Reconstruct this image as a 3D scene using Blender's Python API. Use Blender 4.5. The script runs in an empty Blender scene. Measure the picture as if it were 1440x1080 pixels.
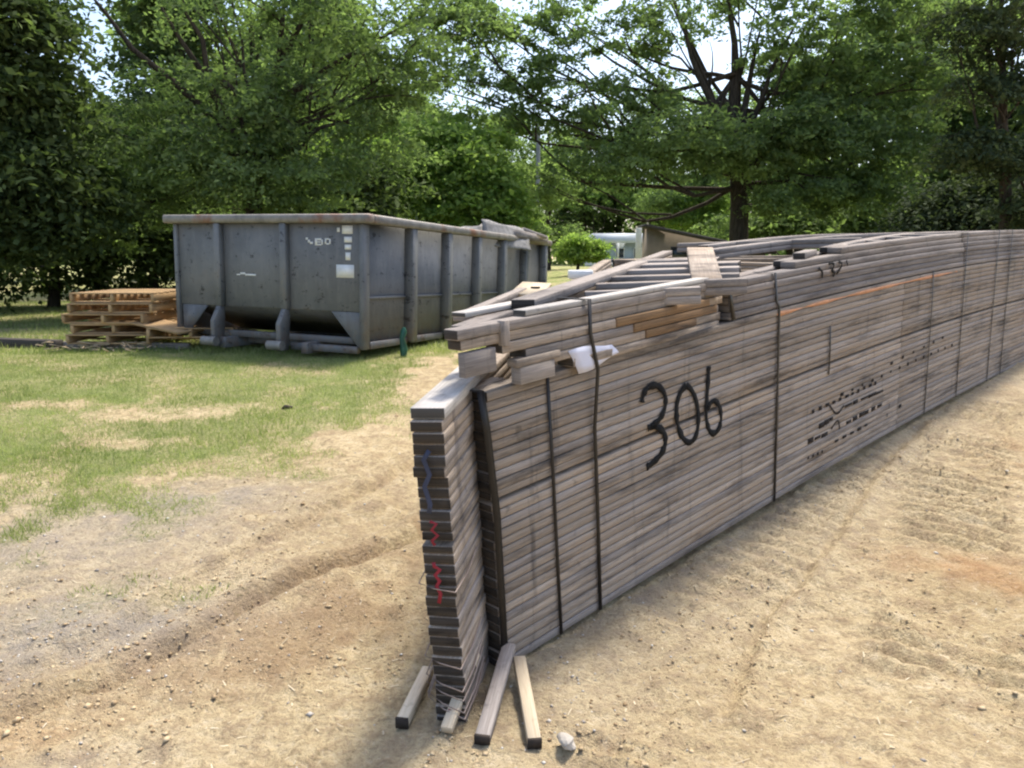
import bpy, math, random
import numpy as np
from mathutils import Vector, Matrix
random.seed(5); rng = np.random.default_rng(5)
R = math.radians
scn = bpy.context.scene
col = scn.collection
F = 1060.0; PITCH = math.atan(180/F); CZ = 1.6
cp, sp = math.cos(PITCH), math.sin(PITCH)

# ------------------------------------------------------------------ geometry of the view, used once to take measurements
def ray(px, py):
    u = (px-720)/F; v = (540-py)/F
    return np.array([u, cp+v*sp, -sp+v*cp])
def W(px, py, Y):                       # point seen at a pixel, at distance Y in front
    d = ray(px, py); return np.array([0, 0, CZ]) + d*(Y/d[1])
def on_plane(px, py, o, n):
    d = ray(px, py); c = np.array([0, 0, CZ])
    return c + d*(np.dot(np.array(o)-c, n)/np.dot(d, n))

# ------------------------------------------------------------------ noise
def vnoise(x, y, s, seed=0):
    x = np.asarray(x)*s; y = np.asarray(y)*s
    xi = np.floor(x).astype(np.int64); yi = np.floor(y).astype(np.int64)
    fx = x-xi; fy = y-yi; fx = fx*fx*(3-2*fx); fy = fy*fy*(3-2*fy)
    def h(a, b):
        n = (a*374761393 + b*668265263 + seed*982451653) & 0xffffffff
        n = ((n ^ (n >> 13))*1274126177) & 0xffffffff
        n = n ^ (n >> 16)
        return (n & 0xffff)/65535.0
    return (h(xi, yi)*(1-fx)+h(xi+1, yi)*fx)*(1-fy)+(h(xi, yi+1)*(1-fx)+h(xi+1, yi+1)*fx)*fy
def fbm(x, y, s, o=4, seed=0):
    a = 0; w = 1; t = 0
    for i in range(o):
        a = a+w*vnoise(x, y, s*2**i, seed+i*7); t += w; w *= .5
    return a/t
def smooth(a, b, x):
    t = np.clip((np.asarray(x)-a)/(b-a), 0, 1); return t*t*(3-2*t)

# ------------------------------------------------------------------ ground
GY = [-20, 2, 2.7, 4.15, 5.83, 7.85, 10, 14, 30, 100, 900]
GL = [-.05, 0, .02, .16, .31, .44, .45, .42, .45, .5, .5]
GR = [-.05, 0, .02, .16, .33, .53, .68, .75, .7, .5, .5]
def g0(x, y):
    x = np.asarray(x, float); y = np.asarray(y, float)
    l = 0; r = 0
    for d in (-.4, -.2, 0, .2, .4):
        l = l+np.interp(y+d, GY, GL)/5; r = r+np.interp(y+d, GY, GR)/5
    b = smooth(.5, 4., x)
    return l*(1-b)+r*b
def G(px, py):                          # ground point seen at a pixel
    d = ray(px, py); lo, hi = .5, 400.
    for i in range(60):
        m = (lo+hi)/2; p = np.array([0, 0, CZ])+d*m/d[1]
        if p[2] > g0(p[0], p[1]): lo = m
        else: hi = m
    return p
def pl_dist(x, y, pts):                 # distance to a polyline and arc length along it
    best = np.full(np.shape(x), 1e9); arc = np.zeros(np.shape(x)); L = 0; side = np.zeros(np.shape(x))
    for a, b in zip(pts[:-1], pts[1:]):
        d = b-a; l = np.hypot(*d); t = np.clip(((x-a[0])*d[0]+(y-a[1])*d[1])/l**2, 0, 1)
        q = np.hypot(x-a[0]-t*d[0], y-a[1]-t*d[1]); m = q < best
        best = np.where(m, q, best); arc = np.where(m, L+t*l, arc)
        side = np.where(m, np.sign((x-a[0])*d[1]-(y-a[1])*d[0]), side); L += l
    return best, arc, side
def poly(pix): return [G(*p)[:2] for p in pix]
RUT1 = poly([(-150, 1075), (0, 1015), (150, 960), (290, 880), (400, 825), (590, 755), (640, 700)])
RUT2 = poly([(-150, 1000), (60, 930), (260, 830), (420, 745), (560, 670), (610, 640)])
RUT3 = poly([(1030, 1000), (1080, 850), (1160, 780), (1235, 660), (1300, 600)])
TREADS = poly([(1330, 1100), (1330, 900), (1340, 760), (1350, 640), (1385, 560)])
TREAD2 = poly([(840, 1120), (905, 960), (1010, 850), (1120, 740), (1230, 640)])
RUT4 = poly([(-60, 905), (120, 880), (330, 770), (450, 705), (570, 650)])
CURVE1 = poly([(930, 1000), (1050, 960), (1130, 940), (1250, 960)])
CURVE2 = poly([(840, 950), (960, 925), (1080, 915)])
GRASS = np.array([G(*p)[:2] for p in [(-400, 735), (0, 705), (170, 705), (300, 672), (400, 645), (490, 622), (572, 604), (592, 575), (560, 548), (625, 503)]])
GRASS = np.vstack([GRASS, [(-.2, 7.6), (.4, 9.5), (6, 13), (60, 40), (60, 300), (-200, 300), (-60, 5)]])
def in_poly_sd(x, y, P):
    inside = np.zeros(np.shape(x), bool); n = len(P); dm = np.full(np.shape(x), 1e9)
    for i in range(n):
        a = P[i]; b = P[(i+1) % n]
        c = ((a[1] > y) != (b[1] > y)) & (x < (b[0]-a[0])*(y-a[1])/(b[1]-a[1]+1e-12)+a[0])
        inside ^= c
        d = b-a; t = np.clip(((x-a[0])*d[0]+(y-a[1])*d[1])/(d@d), 0, 1)
        dm = np.minimum(dm, np.hypot(x-a[0]-t*d[0], y-a[1]-t*d[1]))
    return np.where(inside, dm, -dm)
def blob(x, y, pix, rx, ry, rot=0):
    c = G(*pix); dx = x-c[0]; dy = y-c[1]; a = R(rot)
    ex = (dx*math.cos(a)+dy*math.sin(a))/rx; ey = (-dx*math.sin(a)+dy*math.cos(a))/ry
    return np.exp(-(ex**2+ey**2))
def masks(x, y):
    n = fbm(x, y, 1.3, 4, 3); n2 = fbm(x, y, 5, 3, 9)
    gr = smooth(-.55, .75, in_poly_sd(x, y, GRASS)+(n-.5)*2.2+(n2-.5)*1.3)
    for b in ((130, 245+600), (240, 835)):
        gr = np.maximum(gr, .55*smooth(.25, 1.1, blob(x, y, b, .35, .2, 20)+(n2-.5)*1.1))
    for b, rx, ry in (((70, 568), .7, .25), ((220, 582), .8, .28), ((185, 622), .5, .18), ((330, 690), .6, .25), ((560, 590), .3, .3)):
        gr = gr*(1-.75*smooth(.15, 1.0, blob(x, y, b, rx, ry)+(n2-.5)*1.0))
    gr = gr*(1-.5*smooth(.40, .75, fbm(x, y, 1.9, 5, 63)))
    br = 0
    for b, rx, ry, s in (((520, 840), .5, .3, 1.2), ((300, 920), .55, .22, 1.1), ((420, 900), .4, .2, .8), ((500, 900), .3, .12, .5), ((570, 770), .3, .3, .5)):
        br = br+s*blob(x, y, b, rx, ry, 20)
    br = np.clip(br*1.3*smooth(.3, .7, n2*.6+n*.5), 0, 1)
    d, a, s = pl_dist(x, y, RUT1); br = np.clip(br+.75*np.exp(-((d*s+.02+(n2-.5)*.1)/.05)**2)*smooth(.35, .6, n2), 0, 1)
    d, a, s = pl_dist(x, y, RUT2); br = np.clip(br+.4*np.exp(-((d*s+(n2-.5)*.12)/.05)**2)*smooth(.4, .6, n2), 0, 1)
    org = 0
    for b, rx, ry, s in (((1340, 790), .35, .14, 1), ((1430, 830), .3, .16, .9), ((1435, 640), .3, .5, .6), ((1400, 545), .5, .3, .4), ((60, 1040), .25, .1, .5)):
        org = org+s*blob(x, y, b, rx, ry)
    org = np.clip(org*smooth(.25, .75, n2), 0, 1)
    gy = 0
    for b, rx, ry, s in (((80, 760), 1.2, .55, 1), ((200, 870), .5, .3, .8), ((30, 900), .5, .4, .9), ((290, 700), .6, .25, .7), ((120, 1070), .3, .1, .5)):
        gy = gy+s*blob(x, y, b, rx, ry, 15)
    gy = np.clip(.75*gy*smooth(.2, .7, n2+.2), 0, 1)
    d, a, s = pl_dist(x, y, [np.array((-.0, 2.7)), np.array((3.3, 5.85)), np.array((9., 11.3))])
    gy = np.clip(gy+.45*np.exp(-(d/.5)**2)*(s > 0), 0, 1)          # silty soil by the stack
    return gr, br, org, gy
def detail(x, y, gr, gy):
    near = 1/(1+np.maximum(0, y-6)/6.)
    h = (fbm(x, y, .7, 3, 1)-.5)*.07*near
    dirt = 1-gr
    h += dirt*near*((fbm(x, y, 5, 4, 11)-.5)*.045+(fbm(x, y, 20, 2, 13)-.5)*.018)
    c = vnoise(x, y, 14, 31); h += dirt*near*smooth(.72, .95, c)*.014
    c = vnoise(x, y, 30, 37); h += near*smooth(.72, .95, c)*.008
    h += gr*(fbm(x, y, 8, 3, 21)-.5)*.03*near
    wob = (fbm(x, y, 3, 3, 41)-.5)*.12
    d, a, s = pl_dist(x, y, RUT1); dd = d*s+wob
    h += -.060*np.exp(-((dd)/.026)**2)*(.2+1.2*fbm(x, y, 4, 2, 5)) + .040*np.exp(-((dd+.10)/.06)**2) + .016*np.exp(-((dd-.10)/.06)**2)
    d, a, s = pl_dist(x, y, RUT2); dd = d*s+wob
    h += -.034*np.exp(-((dd)/.028)**2)*(.3+fbm(x, y, 4, 2, 6))+.014*np.exp(-((dd+.09)/.05)**2)
    d, a, s = pl_dist(x, y, RUT3); dd = d*s+wob*.5
    h += -.036*np.exp(-((dd)/.022)**2)+.022*np.exp(-((dd-.05)/.04)**2)
    for T, w, am in ((TREADS, .26, .026), (TREAD2, .17, .018)):
        d, a, s = pl_dist(x, y, T); m = smooth(w+.12, w-.08, d+wob*.6)
        h += m*(-.010+am*np.tanh(2*np.sin(a*2*math.pi/.13+d*4))*smooth(.3, .55, fbm(x, y, 2, 2, 77)))
    d, a, s = pl_dist(x, y, RUT4); dd = d*s+wob*.6; h += -.026*np.exp(-((dd)/.022)**2)*(.2+fbm(x, y, 4, 2, 8))+.014*np.exp(-((dd-.06)/.05)**2)
    for T in (CURVE1, CURVE2):
        d, a, s = pl_dist(x, y, T); h += -.010*np.exp(-(d/.018)**2)
    return h
def gz(x, y):
    gr, br, og, gy = masks(np.atleast_1d(x), np.atleast_1d(y)); return g0(x, y)+detail(np.atleast_1d(x), np.atleast_1d(y), gr, gy)

def mesh_np(name, V, Fa, mat=None, attrs=None, smooth_=False, uv=None):
    me = bpy.data.meshes.new(name); V = np.asarray(V, np.float32); Fa = np.asarray(Fa, np.int32); k = Fa.shape[1]
    me.vertices.add(len(V)); me.vertices.foreach_set('co', V.ravel())
    me.loops.add(Fa.size); me.loops.foreach_set('vertex_index', Fa.ravel())
    me.polygons.add(len(Fa)); me.polygons.foreach_set('loop_start', np.arange(0, Fa.size, k, dtype=np.int32))
    if smooth_: me.polygons.foreach_set('use_smooth', np.ones(len(Fa), bool))
    me.update(calc_edges=True)
    for n, (dom, data) in (attrs or {}).items():
        data = np.asarray(data, np.float32)
        if data.ndim == 2:
            a = me.attributes.new(n, 'FLOAT_COLOR', dom); a.data.foreach_set('color', data.ravel())
        else:
            a = me.attributes.new(n, 'FLOAT', dom); a.data.foreach_set('value', data)
    if uv is not None:
        l = me.uv_layers.new(name='UVMap'); l.data.foreach_set('uv', np.asarray(uv, np.float32).ravel())
    if mat: me.materials.append(mat)
    return me
def link(name, me, parent=None, label=None, cat=None, group=None, kind=None, bevel=0):
    o = bpy.data.objects.new(name, me); col.objects.link(o)
    if parent: o.parent = parent
    if label: o['label'] = label
    if cat: o['category'] = cat
    if group: o['group'] = group
    if kind: o['kind'] = kind
    if bevel:
        m = o.modifiers.new('bevel', 'BEVEL'); m.width = bevel; m.segments = 1; m.limit_method = 'ANGLE'
    return o
def empty(name, loc=(0, 0, 0), M=None, label=None, cat=None, group=None):
    o = link(name, None, None, label, cat, group); o.empty_display_size = .2
    if M is not None: o.matrix_world = M
    else: o.location = loc
    return o

# ------------------------------------------------------------------ materials
def newmat(name):
    m = bpy.data.materials.new(name); m.use_nodes = True; nt = m.node_tree; nt.nodes.clear(); return m, nt
class N:
    def __init__(s, nt): s.nt = nt
    def n(s, t, **k):
        o = s.nt.nodes.new(t)
        for a, b in k.items():
            if a[0] == '_': o.inputs[a[1:].replace('_', ' ')].default_value = b
            else: setattr(o, a, b)
        return o
    def l(s, a, b): s.nt.links.new(a, b)
    def mix(s, fac, a, b, mode='MIX'):
        m = s.n('ShaderNodeMix', data_type='RGBA', blend_type=mode)
        for i, v in ((0, fac), (6, a), (7, b)):
            if hasattr(v, 'links'): s.l(v, m.inputs[i])
            else: m.inputs[i].default_value = v if i == 0 else (*v, 1)[:4]
        return m.outputs[2]
    def ramp(s, src, lo, hi, a=0., b=1., clamp=True):
        m = s.n('ShaderNodeMapRange'); s.l(src, m.inputs[0])
        m.inputs[1].default_value = lo; m.inputs[2].default_value = hi; m.inputs[3].default_value = a; m.inputs[4].default_value = b; m.clamp = clamp
        return m.outputs[0]
    def math(s, op, a, b):
        m = s.n('ShaderNodeMath', operation=op)
        for i, v in enumerate((a, b)):
            if hasattr(v, 'links'): s.l(v, m.inputs[i])
            else: m.inputs[i].default_value = v
        return m.outputs[0]
    def noise(s, vec, scale, det=4, rough=.6):
        m = s.n('ShaderNodeTexNoise'); m.inputs['Scale'].default_value = scale; m.inputs['Detail'].default_value = det; m.inputs['Roughness'].default_value = rough
        if vec is not None: s.l(vec, m.inputs['Vector'])
        return m.outputs[0]
    def mapping(s, vec, sc):
        m = s.n('ShaderNodeMapping'); s.l(vec, m.inputs[0]); m.inputs[3].default_value = sc; return m.outputs[0]
    def out(s, colr, rough=.8, bump=None, bs=.3, dist=.02, metal=0., spec=.3):
        p = s.n('ShaderNodeBsdfPrincipled'); o = s.n('ShaderNodeOutputMaterial')
        if hasattr(colr, 'links'): s.l(colr, p.inputs['Base Color'])
        else: p.inputs['Base Color'].default_value = (*colr, 1)
        if hasattr(rough, 'links'): s.l(rough, p.inputs['Roughness'])
        else: p.inputs['Roughness'].default_value = rough
        p.inputs['Metallic'].default_value = metal; p.inputs['Specular IOR Level'].default_value = spec
        if bump is not None:
            b = s.n('ShaderNodeBump'); b.inputs['Strength'].default_value = bs; b.inputs['Distance'].default_value = dist
            s.l(bump, b.inputs['Height']); s.l(b.outputs[0], p.inputs['Normal'])
        s.l(p.outputs[0], o.inputs[0]); return p

def wood(name, c1, c2, dark=(.07, .06, .055), warm=(.42, .26, .13), warmth=.25, grime=.5):
    m, nt = newmat(name); q = N(nt)
    tc = q.n('ShaderNodeTexCoord'); uv = tc.outputs['UV']; ob = tc.outputs['Object']
    info = q.n('ShaderNodeObjectInfo')
    at = q.n('ShaderNodeAttribute', attribute_name='tone').outputs['Fac']
    grain = q.noise(q.mapping(uv, (1.2, 45, 1)), 3, 6, .65)
    fine = q.noise(q.mapping(uv, (6, 220, 1)), 2, 3, .6)
    c = q.mix(q.ramp(grain, .35, .68), c1, c2)
    c = q.mix(q.ramp(fine, .45, .8, 0, .5), c, tuple(x*.55 for x in c1))
    big = q.noise(q.mapping(ob, (.7, 1, 2.2)), 1.7, 4, .6)
    c = q.mix(q.ramp(big, .52, .72, 0, warmth), c, warm)
    g2 = q.noise(q.mapping(ob, (.55, 1, 5)), 2.3, 7, .72)
    c = q.mix(q.ramp(g2, .50, .66, 0, grime), c, dark)
    g3 = q.noise(q.mapping(ob, (9, 1, .6)), 1.2, 5, .7)
    c = q.mix(q.ramp(g3, .58, .72, 0, grime*.8), c, dark)
    sp_ = q.noise(ob, 14, 3, .6)
    c = q.mix(q.ramp(sp_, .63, .75, 0, .55), c, dark)
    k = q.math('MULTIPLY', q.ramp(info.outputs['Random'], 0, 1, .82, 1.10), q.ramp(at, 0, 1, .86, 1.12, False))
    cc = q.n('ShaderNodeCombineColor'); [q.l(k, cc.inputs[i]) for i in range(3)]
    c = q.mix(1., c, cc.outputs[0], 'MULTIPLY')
    q.out(c, .85, q.math('ADD', grain, fine), .5, .002, spec=.2); return m
M_TRUSS = wood('weathered_lumber', (.262, .215, .172), (.44, .368, .30), dark=(.055, .048, .045), warm=(.38, .26, .15), warmth=.4, grime=.85)
M_TAN = wood('warm_lumber', (.40, .30, .19), (.56, .44, .29), warmth=.5, grime=.35)
M_GREY = wood('grey_lumber', (.25, .215, .19), (.40, .355, .32), dark=(.08, .072, .068), warmth=.12, grime=.7)
M_DGREY = wood('dark_grey_lumber', (.17, .15, .14), (.29, .26, .24), dark=(.06, .055, .055), warmth=.12, grime=.7)
M_BROWN = wood('brown_stained_lumber', (.15, .095, .055), (.30, .19, .10), dark=(.05, .04, .035), warm=(.22, .14, .08), warmth=.3, grime=.9)
M_FRESH = wood('fresh_lumber', (.52, .42, .29), (.66, .56, .42), warmth=.2, grime=.2)
M_PALE = wood('bleached_sunlit_lumber', (.44, .41, .37), (.60, .56, .52), warmth=.05, grime=.3)  # bleached capping board, also the painted sunlit tops of chords
M_PALLET = wood('pallet_wood', (.36, .235, .12), (.50, .34, .18), warmth=.3, grime=.5)
M_BLACKENED = wood('charred_lumber', (.04, .035, .032), (.09, .08, .07), warmth=.05, grime=.5)

def simple(name, c, rough=.6, metal=0, var=.2, scale=8, spec=.4, bs=.1):
    m, nt = newmat(name); q = N(nt); tc = q.n('ShaderNodeTexCoord')
    n = q.noise(tc.outputs['Object'], scale, 5, .6)
    cc = q.mix(q.ramp(n, .3, .7), tuple(x*(1-var) for x in c), tuple(min(1, x*(1+var)) for x in c))
    q.out(cc, rough, n, bs, .01, metal, spec); return m
M_STRAP = simple('dark_steel_strap', (.012, .010, .009), .45, .3, .3, 20)
M_WIRE = simple('pale_wire', (.30, .24, .21), .5, .3, .2)
def ink(name, c, lo, hi):
    m, nt = newmat(name); q = N(nt); tc = q.n('ShaderNodeTexCoord')
    n = q.math('ADD', q.math('MULTIPLY', q.noise(q.mapping(tc.outputs['Object'], (1, 1, 4)), 22, 5, .7), .6), q.math('MULTIPLY', q.noise(tc.outputs['Object'], 140, 3, .7), .4))
    p = q.out(c, .85, spec=.1); q.l(q.ramp(n, lo, hi, 0, 1), p.inputs['Alpha']); return m
M_INK = ink('black_spray_paint', (.015, .015, .015), .36, .44)
M_STAMP = ink('faded_stamp_ink', (.03, .025, .023), .34, .46)
M_RED = simple('red_paint', (.25, .014, .03), .6)
M_BLUE = simple('blue_crayon', (.035, .045, .085), .7)
M_ORANGE = simple('orange_paint', (.50, .24, .12), .7)
M_PAPER = simple('white_paper', (.58, .58, .66), .7, 0, .06)
M_WHITE = simple('white_paint', (.72, .72, .70), .6, 0, .1, 12)
M_GALV = simple('galvanised_plate', (.42, .42, .43), .45, .7, .15, 25)
M_STONE = simple('stone', (.36, .33, .29), .9, 0, .3, 14, .2, .5)
M_BLACK = simple('dark_stone_and_end_shade', (.045, .036, .03), .9, 0, .3, 14, .2)  # dark stone and knot, also the painted shade on stake ends
M_GREENPL = simple('green_plastic', (.02, .09, .06), .4, 0, .3, 10)

def steel():
    m, nt = newmat('scuffed_grey_steel'); q = N(nt); tc = q.n('ShaderNodeTexCoord'); ob = tc.outputs['Object']
    n1 = q.noise(ob, 1.6, 5, .65); n2 = q.noise(ob, 9, 6, .7); n3 = q.noise(q.mapping(ob, (1, 1, .25)), 14, 4, .6)
    c = q.mix(q.ramp(n1, .35, .7), (.118, .122, .125), (.180, .184, .186))
    c = q.mix(q.ramp(n3, .5, .8, 0, .4), c, (.25, .245, .24))
    scr = q.noise(q.mapping(ob, (2, 2, 3)), 3.1, 8, .8)
    c = q.mix(q.ramp(scr, .575, .62, 0, .85), c, (.018, .018, .02))
    sx = q.n('ShaderNodeSeparateXYZ'); q.l(ob, sx.inputs[0])
    low = q.ramp(sx.outputs[2], .05, .55, .55, 0)
    ru = q.math('MULTIPLY', q.ramp(n2, .40, .62), q.math('ADD', low, q.ramp(n1, .60, .75, 0, .5)))
    c = q.mix(ru, c, (.20, .125, .075))
    q.out(c, .55, q.math('ADD', n2, n3), .35, .012, .15, .4); return m
M_STEEL = steel()
def rimmat():
    m, nt = newmat('worn_rim_steel'); q = N(nt); tc = q.n('ShaderNodeTexCoord'); ob = tc.outputs['Object']
    n2 = q.noise(ob, 6, 6, .7)
    c = q.mix(q.ramp(n2, .35, .65), (.15, .14, .125), (.27, .255, .23))
    c = q.mix(q.ramp(q.noise(ob, 2.2, 4), .55, .68, 0, .8), c, (.19, .085, .045))
    q.out(c, .6, n2, .3, .01, .2, .4); return m
M_RIM = rimmat()

def ground_mat():
    m, nt = newmat('soil_and_grass'); q = N(nt)
    tc = q.n('ShaderNodeTexCoord'); ob = tc.outputs['Object']
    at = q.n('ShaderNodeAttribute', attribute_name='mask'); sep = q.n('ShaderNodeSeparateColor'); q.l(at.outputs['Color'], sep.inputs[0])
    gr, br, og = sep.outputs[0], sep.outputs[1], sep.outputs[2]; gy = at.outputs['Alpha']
    n1 = q.noise(ob, 1.1, 6, .6); n2 = q.noise(ob, 9, 6, .7); n3 = q.noise(ob, 55, 5, .7); n4 = q.noise(ob, 160, 3, .6); n5 = q.noise(ob, 24, 6, .75)
    sand = q.mix(q.ramp(n1, .3, .7), (.46, .36, .20), (.61, .495, .305))
    sand = q.mix(q.ramp(n2, .46, .68, 0, .85), sand, (.31, .225, .14))
    sand = q.mix(q.ramp(n5, .52, .66, 0, .75), sand, (.27, .195, .125))
    sand = q.mix(q.ramp(n5, .34, .44, .5, 0), sand, (.62, .52, .38))
    sand = q.mix(q.ramp(n2, .30, .46, .65, 0), sand, (.64, .54, .38))
    sand = q.mix(q.math('MULTIPLY', og, .6), sand, (.40, .20, .085))
    sand = q.mix(q.math('MULTIPLY', br, .55), sand, (.27, .175, .10))
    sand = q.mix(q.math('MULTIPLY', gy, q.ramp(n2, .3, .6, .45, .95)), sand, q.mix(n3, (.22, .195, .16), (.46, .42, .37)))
    sand = q.mix(q.ramp(n3, .50, .74, 0, .7), sand, (.20, .135, .08))
    sand = q.mix(q.ramp(n3, .28, .42, .55, 0), sand, (.66, .56, .42))
    sand = q.mix(q.ramp(n4, .56, .78, 0, .6), sand, (.14, .095, .06))
    grass = q.mix(q.ramp(n2, .35, .65), (.155, .20, .06), (.30, .325, .13))
    grass = q.mix(q.ramp(n1, .48, .68, 0, .8), grass, (.42, .36, .20))
    grass = q.mix(q.ramp(n3, .45, .7, 0, .8), grass, (.085, .11, .035))
    grass = q.mix(q.ramp(n4, .55, .75, 0, .5), grass, (.40, .37, .18))
    f = q.math('ADD', gr, q.math('ADD', q.ramp(n3, .2, .8, -.35, .35), q.ramp(n5, .3, .7, -.25, .25)))
    f = q.ramp(f, .15, .95)
    c = q.mix(f, sand, grass)
    b = q.math('ADD', q.math('ADD', q.math('MULTIPLY', n2, .8), q.math('MULTIPLY', n5, .9)), q.math('ADD', q.math('MULTIPLY', n3, .5), q.math('MULTIPLY', n4, .2)))
    q.out(c, .95, b, 1., .035, spec=.1); return m
M_GROUND = ground_mat()

def leafmat(name, a, b, trans=.45):
    m, nt = newmat(name); q = N(nt)
    at = q.n('ShaderNodeAttribute', attribute_name='tone').outputs['Fac']
    c = q.mix(at, a, b)
    d = q.n('ShaderNodeBsdfPrincipled'); d.inputs['Roughness'].default_value = .8; d.inputs['Specular IOR Level'].default_value = .12
    t = q.n('ShaderNodeBsdfTranslucent'); mx = q.n('ShaderNodeMixShader'); o = q.n('ShaderNodeOutputMaterial')
    q.l(c, d.inputs['Base Color']); c2 = q.mix(1., c, (1.15, 1.3, .7), 'MULTIPLY'); q.l(c2, t.inputs[0])
    mx.inputs[0].default_value = trans; q.l(d.outputs[0], mx.inputs[1]); q.l(t.outputs[0], mx.inputs[2]); q.l(mx.outputs[0], o.inputs[0]); return m
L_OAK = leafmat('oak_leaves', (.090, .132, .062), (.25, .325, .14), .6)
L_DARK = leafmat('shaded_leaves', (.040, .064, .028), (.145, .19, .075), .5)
L_BRIGHT = leafmat('fresh_leaves', (.14, .22, .06), (.36, .46, .15), .6)
L_PINE = leafmat('needles', (.034, .050, .028), (.09, .115, .055), .35)
L_GRASS = leafmat('grass_blades', (.17, .215, .07), (.46, .48, .22), .4)
def bark():
    m, nt = newmat('bark'); q = N(nt); tc = q.n('ShaderNodeTexCoord'); ob = tc.outputs['Object']
    n = q.noise(q.mapping(ob, (9, 9, 1.5)), 2.5, 6, .7)
    q.out(q.mix(q.ramp(n, .3, .7), (.025, .02, .016), (.095, .08, .065)), .95, n, .8, .04, spec=.1); return m
M_BARK = bark()

# ------------------------------------------------------------------ mesh builder for lumber, plates and tubes
class MB:
    def __init__(s): s.V = []; s.F = []; s.T = []; s.U = []; s.n = 0
    def _add(s, V, Fc, U, tone):
        V = np.asarray(V, float)
        for f, u in zip(Fc, U):
            s.F.append([i+s.n for i in f]); s.U.extend(u); s.T.append(tone)
        s.V.append(V); s.n += len(V)
    def prism(s, rings, tone=None, cap=None):         # list of 4-vertex rings, capped
        tone = random.random() if tone is None else tone
        V = np.concatenate(rings); n = len(rings); Fc = []; U = []; o = random.random()*40; oy = random.random()*40
        k = len(rings[0]); L = [0]
        for a, b in zip(rings[:-1], rings[1:]): L.append(L[-1]+np.linalg.norm(np.mean(b, 0)-np.mean(a, 0)))
        per = [0]
        for j in range(k): per.append(per[-1]+np.linalg.norm(np.array(rings[0][(j+1) % k])-np.array(rings[0][j])))
        for i in range(n-1):
            for j in range(k):
                Fc.append([i*k+j, i*k+(j+1) % k, (i+1)*k+(j+1) % k, (i+1)*k+j])
                U.append([(o+L[i], oy+per[j]), (o+L[i], oy+per[j+1]), (o+L[i+1], oy+per[j+1]), (o+L[i+1], oy+per[j])])
        if k == 4:
            Fc.append([3, 2, 1, 0]); Fc.append([(n-1)*k+j for j in range(4)])
            w, h = per[1], per[2]-per[1]
            e = [(o+.3*0, oy), (o+w*.05, oy), (o+w*.05, oy+h), (o, oy+h)]
            U.append(e); U.append(e)
        s._add(V, Fc, U, tone)
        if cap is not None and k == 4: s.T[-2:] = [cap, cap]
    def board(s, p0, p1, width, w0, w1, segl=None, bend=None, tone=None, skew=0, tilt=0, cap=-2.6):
        p0 = np.array(p0, float); p1 = np.array(p1, float); d = p1-p0; L = np.hypot(*d); d /= L; q = np.array([-d[1], d[0]])
        n = 1 if not segl else max(1, int(L/segl)); rings = []
        for i in range(n+1):
            c = p0+d*L*i/n; a = c-q*width/2; b = c+q*width/2
            if i == 0: a = a+d*skew; b = b-d*skew
            z = (bend(c[0]) if bend else 0)
            rings.append(np.array([(*a, w0+z), (*b, w0+z+tilt), (*b, w1+z+tilt), (*a, w1+z)]))
        s.prism(rings, tone, cap)
    def box(s, lo, hi, tone=None):
        x0, y0, z0 = lo; x1, y1, z1 = hi; d = np.subtract(hi, lo); ax = int(np.argmax(d))
        if ax == 0: r = [np.array([(x, y0, z0), (x, y1, z0), (x, y1, z1), (x, y0, z1)]) for x in (x0, x1)]
        elif ax == 1: r = [np.array([(x0, y, z0), (x0, y, z1), (x1, y, z1), (x1, y, z0)]) for y in (y0, y1)]
        else: r = [np.array([(x0, y0, z), (x1, y0, z), (x1, y1, z), (x0, y1, z)]) for z in (z0, z1)]
        s.prism(r, tone)
    def bar(s, p0, p1, w, h, up=(0, 0, 1), tone=None):
        p0 = np.array(p0, float); p1 = np.array(p1, float); d = p1-p0; d /= np.linalg.norm(d)
        sd = np.cross(d, up); sd /= np.linalg.norm(sd); uu = np.cross(sd, d)
        s.prism([np.array([p-sd*w/2-uu*h/2, p+sd*w/2-uu*h/2, p+sd*w/2+uu*h/2, p-sd*w/2+uu*h/2]) for p in (p0, p1)], tone)
    def poly(s, pts, normal, thick, tone=None):   # flat polygon (convex quad) extruded
        pts = np.array(pts, float); s.prism([pts, pts+np.array(normal)*thick], tone)
    def tube(s, pts, rad, k=6, tone=None):
        pts = [np.array(p, float) for p in pts]; rings = []
        if not hasattr(rad, '__len__'): rad = [rad]*len(pts)
        ref = np.array([.3, .9, .25])
        for i, p in enumerate(pts):
            d = pts[min(i+1, len(pts)-1)]-pts[max(i-1, 0)]; d = d/np.linalg.norm(d)
            a = np.cross(d, ref); a /= np.linalg.norm(a); b = np.cross(d, a)
            rings.append(np.array([p+rad[i]*(math.cos(t)*a+math.sin(t)*b) for t in np.arange(k)*2*math.pi/k]))
        s.prism(rings, tone)
        if k != 4:                          # fan caps as tiny quads
            for r in (rings[0], rings[-1]):
                c = np.mean(r, 0)
                for j in range(0, k-1, 2): s._add([c, r[j], r[j+1], r[(j+2) % k]], [[0, 1, 2, 3]], [[(0, 0)]*4], .5)
    def mesh(s, name, mat):
        V = np.concatenate(s.V); return mesh_np(name, V, s.F, mat, {'tone': ('FACE', s.T)}, False, s.U)
    def build(s, name, mat, parent=None, bevel=0, **k):
        return link(name, s.mesh(name, mat), parent, bevel=bevel, **k)

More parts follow.
